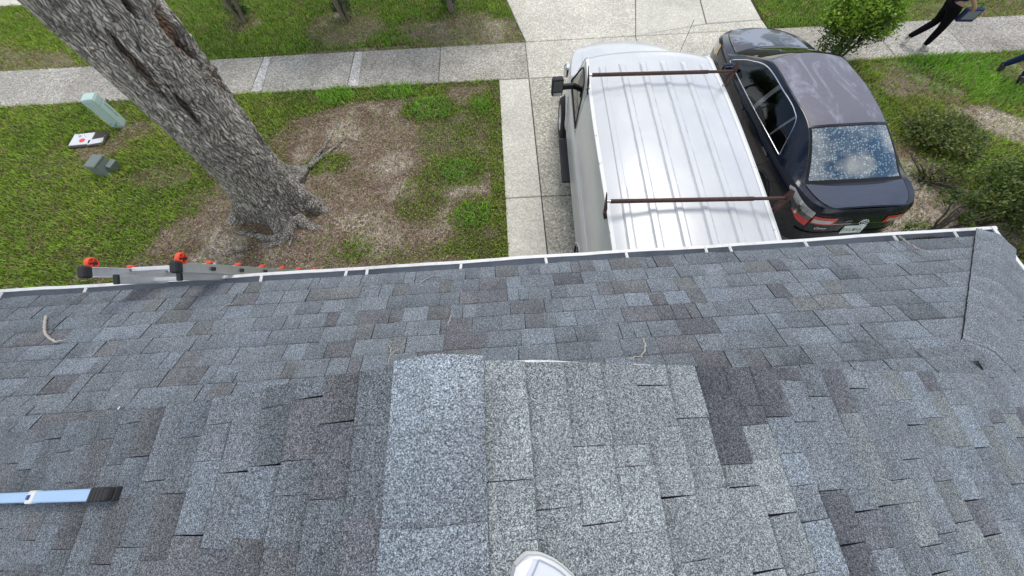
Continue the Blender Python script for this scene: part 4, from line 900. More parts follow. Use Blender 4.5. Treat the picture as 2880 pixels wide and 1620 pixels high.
M['interior'] = plain('grey_upholstery', (.30, .285, .27), .85); M['dark_in'] = plain('dark_interior', (.02, .02, .022), .8); M['seam'] = plain('panel_gap', (.004, .004, .005), .9)
M['grey_seam'] = plain('white_panel_gap', (.25, .26, .27), .8)

class Shell:
    """car body: stack of plan outlines below the belt, a cabin loft above it"""
    def __init__(s, root, p):
        s.root, s.p = root, p; L = np.array(p['levels'], float); s.par = [curve(L[:, [0, i]]) for i in (1, 2, 3)]
        s.zsh = curve(p['shoulder']); s.zr = curve(p['roof']); s.wt = curve(p['rail']); s.zb = p['zb']
    def hw(s, f, y):
        yr, yf, W = (float(c(f)) for c in s.par); y = np.asarray(y, float); yc, L = (yr+yf)/2, (yf-yr)/2; e = np.clip((y-yc)/L, -1, 1)
        n = np.where(e < 0, s.p['n'][0], s.p['n'][1]); return W*np.clip(1-np.abs(e)**n, 0, 1)**(1/n)
    def z(s, f, y): return s.zb + f*(s.zsh(y)-s.zb)
    def ring(s, f, nt=120, right=True):
        yr, yf, W = (float(c(f)) for c in s.par); a = np.linspace(-np.pi/2, np.pi/2, 3000); n = np.where(a < 0, s.p['n'][0], s.p['n'][1])
        x = W*np.abs(np.cos(a))**(2/n); y = (yr+yf)/2 + (yf-yr)/2*np.sign(np.sin(a))*np.abs(np.sin(a))**(2/n)
        l = np.concatenate([[0], np.cumsum(np.hypot(np.diff(x), np.diff(y)))]); u = np.linspace(0, l[-1], nt)
        return np.interp(u, l, x), np.interp(u, l, y), u, (l, x, y)
    def at_u(s, u, f, off=0):
        _, _, _, (l, x, y) = s.ring(f, 4); X_ = np.interp(u, l, x); Y_ = np.interp(u, l, y); e = .004
        dx = np.interp(u+e, l, x)-np.interp(u-e, l, x); dy = np.interp(u+e, l, y)-np.interp(u-e, l, y); m_ = np.hypot(dx, dy)+1e-9
        X_ = X_+dy/m_*off; Y_ = Y_-dx/m_*off; return X_, Y_, s.z(f, Y_)
    def side_pt(s, y, q, sx, off=0):
        """point of the cabin side: q=0 belt, 1 roof rail"""
        xb = s.hw(1., y); zb = s.zsh(y); xt = np.minimum(s.wt(y), xb); zt = np.maximum(s.zr(y)-s.p['drop'], zb)
        x = xb+(xt-xb)*q + s.p['bulge']*np.sin(np.pi*q) + off; return np.stack([x*sx, y+0*q, zb+(zt-zb)*q + off*.3], -1)
    def top_pt(s, y, q, off=0):
        """q -1..1 across the roof"""
        xt = np.minimum(s.wt(y), s.hw(1., y)); zt = np.maximum(s.zr(y)-s.p['drop'], s.zsh(y)); zc = s.zr(y); bow = s.p.get('bow'); return np.stack([xt*q, y+((1-q*q)*bow(y) if bow else 0)+0*q, zt+(np.maximum(zc, zt)-zt)*(1-np.abs(q)**2.4)+off], -1)
    def lower(s, mat, name='body'):
        fs = np.linspace(0, 1, 34); rows = []
        for f in fs:
            x, y, u, _ = s.ring(f, 170); rows.append(np.stack([np.concatenate([x, -x[-2:0:-1]]), np.concatenate([y, y[-2:0:-1]]), s.z(f, np.concatenate([y, y[-2:0:-1]]))], -1))
        V = np.array(rows); nv = V.shape[1]; Fq = grid(len(fs), nv, True); c = V.reshape(-1, 3)[Fq].mean(1); keep = np.ones(len(Fq), bool)
        for (wy, wz, wr) in s.p['wheels']: keep &= ~(((c[:, 1]-wy)**2+(c[:, 2]-wz)**2 < (wr+.05)**2) & (np.abs(c[:, 0]) > .6))
        o = obj(name, V.reshape(-1, 3), Fq[keep], mat, s.root); auto(o, 50)
        for (wy, wz, wr) in s.p['wheels']:       # wheel housings and arch lips
            for sx in (-1, 1):
                w0 = float(s.hw(.4, wy)); a = np.linspace(-.35, np.pi+.35, 40); P_ = []
                for t in a:
                    yy_, z_ = wy+(wr+.052)*math.cos(t), max(wz+(wr+.052)*math.sin(t), s.zb); f_ = np.clip((z_-s.zb)/(float(s.zsh(yy_))-s.zb), 0, 1); P_.append((sx*(float(s.hw(f_, yy_))+.002), yy_, z_))
                tube('arch_lip', P_, .016, mat, s.root, 8)
                V2 = []
                for t in a: V2 += [(sx*w0, wy+(wr+.05)*math.cos(t), wz+(wr+.05)*math.sin(t)), (sx*(w0-.32), wy+(wr+.05)*math.cos(t), wz+(wr+.05)*math.sin(t))]
                V2.append((sx*(w0-.32), wy, wz)); k_ = len(V2)-1
                obj('wheel_housing', V2, [(2*i, 2*i+1, 2*i+3, 2*i+2) for i in range(len(a)-1)] + [(2*i+1, k_, 2*i+3) for i in range(len(a)-1)], M['dark_in'], s.root)
        y = np.linspace(.1, float(s.par[1](0))-.05, 20); obj('floor_pan', [(sx*float(s.hw(0, t)), t, s.zb+.005) for t in y for sx in (-1, 1)], grid(20, 2), M['dark_in'], s.root)
        return o
    def deck(s, name, y0, y1, mat, q0=-1, q1=1, off=0, ny=40, crown=.05):
        yr, yf = float(s.par[0](1)), float(s.par[1](1)); e = np.linspace(0, 1, ny); e = np.sin(e*np.pi/2) if y1 > yf-.3 else (1-np.cos(e*np.pi/2) if y0 < yr+.3 else e)
        y = np.clip(y0+(y1-y0)*e, yr, yf); q = np.linspace(q0, q1, 25); Y_, Q = np.meshgrid(y, q, indexing='ij')
        H = s.hw(1., Y_); end = np.clip(H/float(s.par[2](1)), 0, 1)
        V = np.stack([H*Q, Y_, s.zsh(Y_)+crown*end*(1-np.abs(Q)**2.2)+off], -1); return auto(obj(name, V.reshape(-1, 3), grid(ny, 25), mat, s.root), 50)
    def top(s, name, y0, y1, mat, q0=-1, q1=1, off=0, ny=30, nq=25):
        y = np.linspace(y0, y1, ny); q = np.linspace(q0, q1, nq); Y_, Q = np.meshgrid(y, q, indexing='ij'); return auto(obj(name, s.top_pt(Y_, Q, off).reshape(-1, 3), grid(ny, nq), mat, s.root), 50)
    def sidestrip(s, name, y0, y1, lo, hi, sx, mat, off=0, ny=40, nq=9):
        y = np.linspace(y0, y1, ny); t = np.linspace(0, 1, nq); lo_ = lo(y) if callable(lo) else np.full(ny, lo); hi_ = hi(y) if callable(hi) else np.full(ny, hi)
        Q = lo_[:, None]+(hi_-lo_)[:, None]*t[None]; Y_ = np.repeat(y[:, None], nq, 1); F_4 = grid(ny, nq); F_4 = F_4 if sx > 0 else F_4[:, ::-1]
        return auto(obj(name, s.side_pt(Y_, Q, sx, off).reshape(-1, 3), F_4[:, ::-1], mat, s.root), 50)
    def patch(s, name, u0, u1, lo, hi, sx, mat, off=.006, nu=20, nf=8):
        """panel laid on the lower body: u metres along the outline from the rear centre, lo/hi heights as fractions"""
        V = []
        for u in np.linspace(u0, u1, nu):
            l_, h_ = (lo(u) if callable(lo) else lo), (hi(u) if callable(hi) else hi)
            for f in np.linspace(l_, h_, nf): x, y, z = s.at_u(u, f, off); V.append((x*sx, y, z))
        F_4 = grid(nu, nf); return auto(obj(name, V, F_4 if sx < 0 else F_4[:, ::-1], mat, s.root), 50)
    def seam(s, pts, sx, mat=None, r=.0045, name='panel_gap'):
        P_ = [(sx*(float(s.hw(f, y))+.001), y, float(s.z(f, y))) for y, f in pts]; return tube(name, P_, r, mat or M['seam'], s.root, 5)
def wheel(root, x, y, z, r, w_, sx, rimm, spokes=10):
    wh = empty('wheel', (x, y, z)); wh.parent = root
    v, f = lathev([(-w_/2, r*.62), (-w_/2, r*.9), (-w_*.38, r*.985), (-w_*.2, r), (w_*.2, r), (w_*.38, r*.985), (w_/2, r*.9), (w_/2, r*.62)], 48); auto(obj('tyre', v, f, M['tyre'], wh), 40)
    o_ = w_/2*sx
    v, f = lathev([(o_*.6, .001), (o_*.62, r*.16), (o_*.55, r*.2), (o_*.42, r*.5), (o_*.95, r*.6), (o_*1.0, r*.64), (o_*.6, r*.64)], 40); auto(obj('rim', v, f, rimm, wh), 40)
    for i in range(spokes):
        a = i*2*np.pi/spokes; box('spoke', (o_*.72, math.cos(a)*r*.36, math.sin(a)*r*.36), (.022, r*.5, .035), rimm, wh, (a, 0, 0), .006)
    return wh

# ---------------------------------------------------------------- dark sedan
car = empty('sedan', (5.105, 2.945, 0), 0, 'black four-door sedan with faded lilac-grey roof parked beside the white van', 'car')
cs_ = Shell(car, dict(zb=.19, n=(6., 3.3), drop=.045, bulge=.016,
    levels=[(0, .17, 4.80, .80), (.13, .05, 4.91, .885), (.35, .0, 4.97, .905), (.6, .015, 4.97, .915), (.8, .035, 4.94, .912), (.93, .06, 4.91, .898), (1, .09, 4.87, .868)],
    shoulder=[(0, 1.065), (.5, 1.055), (1.2, 1.015), (2.5, .97), (3.4, .965), (3.8, .96), (4.4, .89), (4.9, .77)],
    roof=[(.48, 1.09), (.60, 1.115), (.95, 1.285), (1.37, 1.435), (2.0, 1.482), (2.5, 1.475), (2.93, 1.43), (3.3, 1.265), (3.74, 1.045), (3.82, 1.005)],
    rail=[(.48, .76), (.60, .725), (1.0, .64), (1.37, .585), (2.1, .605), (2.93, .605), (3.3, .665), (3.82, .78)],
    wheels=[(3.92, .325, .325), (1.08, .325, .325)], bow=curve([(.48, -.05), (1.37, -.03), (2.0, .0), (2.93, .09), (3.82, .12)])))
cs_.lower(M['black_paint'])
cs_.deck('fender', 3.70, 4.87, M['black_paint'], crown=.06); cs_.deck('hood', 3.77, 4.845, M['faded_hood'], -.83, .83, .004, crown=.066)
cs_.deck('rear_deck', .10, .70, M['black_paint'], crown=.035); cs_.deck('trunk_lid', .115, .60, M['faded_lid'], -.87, .87, .005, crown=.04)
cs_.top('roof', 1.385, 2.92, M['faded_roof'], -.97, .97, .003); cs_.top('roof_frame', 1.33, 2.97, M['black_paint'])
cs_.top('rear_window', .625, 1.335, M['film'], -.93, .93, .004); cs_.top('rear_window_border', .58, 1.36, M['seam'], -.985, .985, .001)
cs_.top('rear_pillar', .48, 1.36, M['black_paint'], -1, -.90); cs_.top('rear_pillar', .48, 1.36, M['black_paint'], .90, 1); cs_.top('cowl', .48, .64, M['black_paint'], -1, 1, -.002)
cs_.top('windshield', 2.96, 3.72, M['glass'], -.94, .94, .002); cs_.top('front_pillar', 2.93, 3.82, M['black_paint'], -1, -.92); cs_.top('front_pillar', 2.93, 3.82, M['black_paint'], .92, 1); cs_.top('cowl', 3.69, 3.84, M['seam'], -1, 1, 0)
lo_ = lambda y: np.full_like(np.asarray(y, float), .05); up_ = curve([(1.20, .07), (1.26, .22), (1.40, .52), (1.58, .80), (1.75, .87), (2.3, .885), (2.8, .87), (3.15, .83), (3.42, .70), (3.56, .40), (3.62, .07)])
for sx in (-1, 1):
    cs_.sidestrip('side_sill', .48, 3.82, 0, .052, sx, M['black_paint'], ny=80, nq=3)
    cs_.sidestrip('side_frame', 1.20, 3.62, up_, 1.0, sx, M['black_paint'], ny=90); cs_.sidestrip('rear_pillar', .48, 1.205, .05, 1., sx, M['black_paint'], ny=30); cs_.sidestrip('front_pillar', 3.615, 3.82, .05, 1., sx, M['black_paint'], ny=10)
    cs_.sidestrip('front_window', 2.36, 3.61, lo_, up_, sx, M['glass'], .002, 40); cs_.sidestrip('rear_side_window', 1.66, 2.27, lo_, up_, sx, M['glass'], .002, 30); cs_.sidestrip('quarter_window', 1.21, 1.62, lo_, up_, sx, M['glass'], .002, 24)
    cs_.sidestrip('door_pillar', 2.27, 2.36, lo_, up_, sx, M['lens_dark'], .003, 6); cs_.sidestrip('door_pillar', 1.62, 1.66, lo_, up_, sx, M['lens_dark'], .003, 4)
    yy_ = np.linspace(1.205, 3.60, 60); loop = [cs_.side_pt(np.array(t), np.array(.05), sx, .006) for t in yy_] + [cs_.side_pt(np.array(t), np.maximum(up_(np.array(t)), .05), sx, .006) for t in yy_[::-1]]; loop.append(loop[0])
    tube('chrome_trim', loop, .0085, M['chrome'], car, 6)
    cs_.seam([(2.31, 1.), (2.31, .8), (2.32, .5), (2.33, .2)], sx); cs_.seam([(3.40, 1.), (3.42, .8), (3.43, .5), (3.40, .2)], sx); cs_.seam([(1.24, 1.), (1.22, .85), (1.30, .65), (1.44, .5), (1.52, .2)], sx)
    cs_.seam([(y_, .17) for y_ in np.linspace(1.5, 3.4, 12)], sx)
    for yh in (2.55, 1.42):
        f_ = .86; hx = float(cs_.hw(f_, yh)); box('door_handle', (sx*(hx+.014), yh, float(cs_.z(f_, yh))), (.028, .20, .032), M['black_paint'], car, None, .011); box('handle_cup', (sx*(hx-.001), yh+.02, float(cs_.z(f_, yh))-.004), (.012, .12, .055), M['seam'], car, None, .005)
    mr = empty('wing_mirror', (sx*1.0, 3.36, 1.0)); mr.parent = car
    box('housing', (0, 0, .02), (.20, .10, .135), M['black_paint'], mr, (0, 0, sx*-.15), .035); box('mirror_glass', (0, -.053, .02), (.16, .004, .10), M['chrome'], mr, (0, 0, sx*-.15)); box('stalk', (-sx*.12, .02, -.02), (.10, .05, .04), M['black_paint'], mr, None, .01)
    for (wy, wz, wr) in cs_.p['wheels']: wheel(car, sx*.79, wy, wz, wr, .21, sx, M['rim'])
    # tail lamps: clear upper, dark reversing part and red lower round the corner, red-clear bar on the lid
    tl = empty('tail_lamp', (0, 0, 0)); tl.parent = car; old = cs_.root; cs_.root = tl
    cs_.patch('clear_lens', .69, 1.23, lambda u: np.interp(u, [.69, .95, 1.23], [.80, .83, .915]), lambda u: np.interp(u, [.69, .95, 1.12, 1.23], [.905, .945, .975, .945]), sx, M['lens_clear'] if sx < 0 else M['lens_red'], .012)
    cs_.patch('smoked_lens', .70, 1.16, lambda u: np.interp(u, [.7, .95, 1.16], [.735, .72, .84]), lambda u: np.interp(u, [.7, .95, 1.16], [.80, .83, .89]), sx, M['lens_dark'] if sx < 0 else M['lens_clear'], .010)
    cs_.patch('red_lens', .70, 1.0, lambda u: np.interp(u, [.7, .85, 1.0], [.61, .635, .72]), .735, sx, M['lens_red'], .011)
    cs_.patch('divider', .90, .94, .70, .94, sx, M['chrome'], .014, 3)
    cs_.patch('lid_lens_red', .36, .675, .70, .85, sx, M['lens_red'], .010); cs_.patch('lid_lens_clear', .40, .665, .725, .80, sx, M['lens_clear'], .013)
    cs_.root = old
    cs_.patch('panel_gap', .677, .688, .45, 1., sx, M['seam'], .002, 2, 14)
    hl = cs_.ring(1., 4)[3][0][-1]; cs_.patch('head_lamp', hl-1.02, hl-.50, .70, .93, sx, M['lens_clear'], .008); cs_.patch('aged_lens_edge', hl-1.12, hl-1.0, .74, .95, sx, M['amber'], .008)
    tube('panel_gap', [(sx*.87*float(cs_.hw(1., y_)), y_, float(cs_.zsh(y_))+.04*(1-.87**2.2)+.002) for y_ in np.linspace(.16, .60, 12)], .005, M['seam'], car, 5)
    tube('panel_gap', [(sx*.83*float(cs_.hw(1., y_)), y_, float(cs_.zsh(y_))+.066*(1-.83**2.2)+.001) for y_ in np.linspace(3.79, 4.8, 16)], .005, M['seam'], car, 5)
cs_.patch('lid_chrome_line', -.0, .36, .705, .712, 1, M['chrome'], .006, 8, 2); cs_.patch('lid_chrome_line', 0, .36, .705, .712, -1, M['chrome'], .006, 8, 2)
for sx in (-1, 1): cs_.patch('bumper_gap', 0, .70, .435, .445, sx, M['seam'], .004, 10, 2); cs_.patch('bumper_step', 0, .80, .445, .49, sx, M['black_paint'], .03, 16, 4)
x_, y_, z_ = cs_.at_u(.0, .56, .012); tiltp = math.radians(-78)
pl = box('number_plate', (.02, float(y_)-.006, float(z_)), (.31, .158, .006), plain('plate_white', (.62, .68, .66), .4), car, (math.radians(78), 0, 0), .004)
M['plate_green'] = plain('plate_green', (.02, .12, .08), .5); M['plate_orange'] = plain('plate_orange', (.55, .16, .06), .5)
def text(body, size, mat, parent, loc, rot=(0, 0, 0), name='lettering', ext=.0008, shear=0):
    cu = bpy.data.curves.new(name, 'FONT'); cu.body = body; cu.size = size; cu.extrude = ext; cu.align_x = 'CENTER'; cu.align_y = 'CENTER'; cu.shear = shear
    to = bpy.data.objects.new(name, cu); C.objects.link(to); dg = bpy.context.evaluated_depsgraph_get(); me = bpy.data.meshes.new_from_object(to.evaluated_get(dg)); bpy.data.objects.remove(to)
    o = bpy.data.objects.new(name, me); C.objects.link(o); me.materials.append(mat); o.parent = parent; o.location = loc; o.rotation_euler = rot; return o
text('FXU', .085, M['plate_green'], pl, (-.078, .004, .004)); text('63', .07, M['plate_green'], pl, (.035, .004, .0038))
box('emblem_print', (.02, .005, .0034), (.035, .055, .001), M['plate_orange'], pl); box('plate_band', (0, -.066, .0034), (.27, .014, .001), M['plate_green'], pl); box('plate_rim', (0, 0, -.002), (.325, .172, .005), M['chrome'], pl, None, .004)
tube('wheelchair_sign', [(.105+.022*math.cos(a), -.012+.022*math.sin(a), .004) for a in np.linspace(1.6, 6.6, 16)], .0035, M['plate_green'], pl, 6); tube('wheelchair_sign', [(.098, .036, .004), (.101, .008, .004), (.12, .006, .004), (.13, -.022, .004)], .0038, M['plate_green'], pl, 6)
ex, ey, ez = cs_.at_u(.0, .735, .012); em = empty('badge', (.08, float(ey), float(ez))); em.parent = car; em.rotation_euler = (math.radians(74), 0, 0)
def ell_ring(rx, ry, cx=0, cy=0, r=.006): tube('ring', [(cx+rx*math.cos(a), cy+ry*math.sin(a), .003) for a in np.linspace(0, 6.2832, 40)], r, M['chrome'], em, 8)
ell_ring(.066, .045); ell_ring(.024, .040, r=.005); ell_ring(.050, .018, 0, .020, .005)
tx, ty, tz = cs_.at_u(.50, .625, .012); text('Camry', .062, M['chrome'], car, (-.50, float(ty)-.004, float(tz)), (math.radians(76), 0, -.12), 'model_script', .001, .3)
box('lid_camera', (-.17, float(cs_.at_u(.17, .78, .012)[1]), float(cs_.at_u(.17, .78, .012)[2])), (.10, .014, .02), M['lens_dark'], car, (math.radians(-14), 0, 0), .004)
# cabin: seats, dash
box('cabin_floor', (0, 2.3, .42), (1.5, 2.9, .10), M['dark_in'], car, None, .02); box('dashboard', (0, 3.32, .82), (1.42, .36, .22), M['dark_in'], car, None, .06); box('parcel_shelf', (0, .82, .96), (1.28, .50, .05), M['dark_in'], car, None, .02)
for sx in (-1, 1):
    box('front_seat', (sx*.37, 2.55, .60), (.50, .54, .18), M['interior'], car, None, .06); box('front_seat_back', (sx*.37, 2.22, .88), (.48, .15, .60), M['interior'], car, (.22, 0, 0), .06); box('headrest', (sx*.37, 2.10, 1.24), (.26, .11, .17), M['interior'], car, (.15, 0, 0), .045)
    box('rear_headrest', (sx*.40, 1.10, 1.10), (.26, .12, .12), M['interior'], car, None, .04)
box('rear_bench', (0, 1.56, .58), (1.36, .52, .18), M['interior'], car, None, .06); box('rear_bench_back', (0, 1.22, .84), (1.36, .16, .56), M['interior'], car, (.25, 0, 0), .06)
for sx in (-1, 1): box('wiper', (sx*.3, 3.72, 1.01), (.55, .02, .015), M['seam'], car, (0, 0, .12))

# ---------------------------------------------------------------- white cargo van
van = empty('cargo_van', (1.968, 1.50, 0), math.radians(-2.76), 'white cargo van with rusty brown ladder rack and ribbed roof on the driveway', 'van')
vs = Shell(van, dict(zb=.36, n=(14., 4.6), drop=.085, bulge=.02,
    levels=[(0, .05, 5.50, .93), (.1, .02, 5.60, .99), (.4, .0, 5.66, 1.015), (.7, .0, 5.67, 1.012), (.93, .0, 5.64, 1.0), (1, .0, 5.58, .985)],
    shoulder=[(0, 1.14), (3.6, 1.15), (4.2, 1.19), (4.6, 1.21), (5.2, 1.17), (5.6, 1.08)],
    roof=[(0, 2.055), (.1, 2.06), (3.4, 2.06), (3.70, 2.052), (3.86, 2.0), (4.05, 1.82), (4.3, 1.54), (4.56, 1.25)],
    rail=[(0, .865), (3.6, .865), (3.86, .85), (4.2, .84), (4.52, .86)], wheels=[(4.48, .37, .37), (1.12, .37, .37)]))
vs.lower(M['white_paint']); vs.deck('hood', 4.54, 5.58, M['white_paint'], -.80, .80, .012, crown=.085); vs.deck('fender', 4.46, 5.58, M['white_paint'], crown=.07)
vs.top('roof', 0., 3.80, M['white_paint'], -1, 1, 0, 60, 41); vs.top('windshield', 3.90, 4.46, M['glass'], -.93, .93, .004); vs.top('windshield_frame', 3.78, 3.92, M['white_paint']); vs.top('cowl', 4.44, 4.54, M['seam'], -1, 1, 0, 5)
for sx in (-1, 1):
    q0, q1 = (-1, -.91) if sx < 0 else (.91, 1); vs.top('front_pillar', 3.88, 4.52, M['white_paint'], q0, q1, .002)
    vup = curve([(3.22, .12), (3.30, .50), (3.42, .74), (3.6, .80), (3.9, .80), (4.1, .78), (4.28, .6), (4.36, .12)]); vlo = lambda y: np.full_like(np.asarray(y, float), .08)
    vs.sidestrip('side_panel', 0, 3.225, 0, 1, sx, M['white_paint'], ny=60, nq=14); vs.sidestrip('side_frame', 3.22, 4.36, vup, 1, sx, M['white_paint'], ny=50); vs.sidestrip('side_sill', 3.22, 4.52, 0, .085, sx, M['white_paint'], ny=20, nq=3); vs.sidestrip('front_pillar', 4.355, 4.52, .08, 1, sx, M['white_paint'], ny=8)
    vs.sidestrip('door_window', 3.23, 4.355, vlo, vup, sx, M['glass'], .002, 40)
    yy_ = np.linspace(3.23, 4.35, 40); lp = [vs.side_pt(np.array(t), np.array(.08), sx, .004) for t in yy_] + [vs.side_pt(np.array(t), np.maximum(vup(np.array(t)), .08), sx, .004) for t in yy_[::-1]]; lp.append(lp[0]); tube('window_seal', lp, .013, M['black_rubber'], van, 6)
    # drip rail
    yd = np.linspace(.02, 3.80, 50); V = []
    for t in yd:
        p_ = vs.side_pt(np.array(t), np.array(1.), 1); 
        for (dx, dz) in ((-.012, .006), (.022, .004), (.034, .016), (.037, .010), (.024, -.006), (-.01, -.006)): V.append((sx*(p_[0]+dx), t, p_[2]+dz))
    Fd = grid(50, 6); auto(obj('drip_rail', V, Fd if sx > 0 else Fd[:, ::-1], M['drip'], van), 30)
    dp = [vs.side_pt(np.array(t), np.array(1.), sx, .02) for t in np.linspace(3.78, 4.40, 10)]; tube('drip_rail_end', dp, .010, M['white_paint'], van, 6)
    # body lines, door gaps
    vs.seam([(3.17, 1.), (3.17, .5), (3.20, .05)], sx, M['grey_seam']); vs.seam([(4.30, 1.), (4.24, .75), (4.06, .5), (3.98, .05)], sx, M['grey_seam'])
    tube('panel_gap', [vs.side_pt(np.array(3.17), np.array(q_), sx, .001) for q_ in np.linspace(0, .97, 10)], .004, M['grey_seam'], van, 5)
    vs.patch('belt_moulding', .99, 4.9, .60, .63, sx, M['white_paint'], .012, 40, 3); vs.patch('lower_moulding', .99, 3.3, .30, .32, sx, M['white_paint'], .010, 40, 3)
    tube('belt_crease', [vs.side_pt(np.array(t), np.array(.02), sx, .004) for t in np.linspace(.05, 4.3, 40)], .010, M['white_paint'], van, 6)
    for (wy, wz, wr) in vs.p['wheels']: wheel(van, sx*(.965 if wy > 2 else .90), wy, wz, wr, .235, sx, M['rim'], 8)
    rb = box('running_board', (sx*1.06, 3.33, .43), (.17, 1.02, .05), M['black_rubber'], van, None, .018)
    for k_ in range(4): box('tread', (sx*1.06-.05+.033*k_, 3.33, .457), (.012, .94, .006), M['tyre'], van)
    mr = empty('wing_mirror', (sx*1.235, 4.06, 1.33)); mr.parent = van; mr.rotation_euler = (0, 0, sx*-.1)
    box('housing', (0, 0, 0), (.19, .115, .31), M['black_rubber'], mr, None, .035); box('mirror_glass', (0, -.059, .035), (.150, .004, .18), M['lens_dark'], mr); box('spot_mirror', (0, -.059, -.105), (.14, .004, .06), M['chrome'], mr)
    box('arm', (-sx*.18, .02, -.03), (.22, .07, .085), M['black_rubber'], mr, None, .02)
    box('tail_lamp', (sx*.965, -.004, 1.0), (.10, .02, .34), M['lens_red'], van, None, .008)
# roof ribs
for xr in (-.695, -.42, -.138, .146, .437, .72):
    V = []; yv = np.concatenate([[.06, .10], np.linspace(.3, 3.3, 20), [3.46, 3.52]])
    for t in yv:
        h_ = .0 if t in (yv[0], yv[-1]) else .015
        for dx, hh in ((-.050, .001), (-.040, .0012), (-.027, h_), (.027, h_), (.040, .0012), (.050, .001)): x = xr+dx; p_ = vs.top_pt(np.array(t), np.array(x/.865)); V.append((x, t, float(p_[2])+hh+.0008))
    auto(obj('roof_rib', V, grid(len(yv), 6), [M['white_paint'], M['rib_edge']], van, mi=np.tile([1, 0, 0, 0, 1], len(yv)-1)), 20)
tube('antenna', [(.86, 4.75, 1.14), (.87, 4.76, 1.2), (.885, 4.70, 1.95)], .004, M['black_rubber'], van, 5)
box('front_bumper', (0, 5.66, .52), (1.9, .16, .24), M['chrome'], van, None, .05); box('rear_bumper', (0, -.06, .5), (1.85, .14, .18), M['chrome'], van, None, .03)
box('cargo_floor', (0, 2.2, .55), (1.8, 4.2, .05), M['dark_in'], van); box('bulkhead', (0, 2.95, 1.25), (1.74, .04, 1.35), M['dark_in'], van)
for sx in (-1, 1): box('front_seat', (sx*.45, 3.55, .95), (.52, .5, .2), M['dark_in'], van, None, .06); box('front_seat_back', (sx*.45, 3.25, 1.3), (.5, .16, .7), M['dark_in'], van, (.15, 0, 0), .06)
box('dashboard', (0, 4.3, 1.08), (1.7, .4, .25), M['dark_in'], van, None, .05)
box('wiper', (-.3, 4.42, 1.36), (.6, .02, .015), M['black_rubber'], van, (0, 0, .1))
# ladder rack: two telescoping bars on flat uprights
for yb in (3.085, .985):
    rk_ = empty('roof_rack', (0, yb, 0)); rk_.parent = van; zb_ = 2.185
    tube('crossbar', [(-.90, 0, zb_), (.62, 0, zb_+.005)], .024, M['rust'], rk_, 12); tube('crossbar_sleeve', [(.35, 0, zb_+.004), (.97, 0, zb_+.006)], .0185, M['rust'], rk_, 12)
    for sx in (-1, 1):
        V = [(sx*.925, -.05, 1.92), (sx*.925, .05, 1.92), (sx*.935, .045, 2.12), (sx*.965, .04, 2.29), (sx*.97, -.01, 2.31), (sx*.965, -.045, 2.26), (sx*.935, -.05, 2.12)]
        V2 = [(x+.008, y_, z_) for x, y_, z_ in V]; n_ = len(V); obj('upright', V+V2, [tuple(range(n_)), tuple(range(2*n_-1, n_-1, -1))]+[(i, (i+1) % n_, n_+(i+1) % n_, n_+i) for i in range(n_)], M['rust'], rk_)
        box('gutter_clamp', (sx*.905, 0, 1.96), (.06, .10, .045), M['rust'], rk_, None, .006); tube('bolt', [(sx*.90, 0, zb_), (sx*.955, 0, zb_)], .016, M['rim'], rk_, 8); tube('bolt', [(sx*.90, .0, 2.0), (sx*.955, .0, 2.0)], .012, M['rim'], rk_, 8)

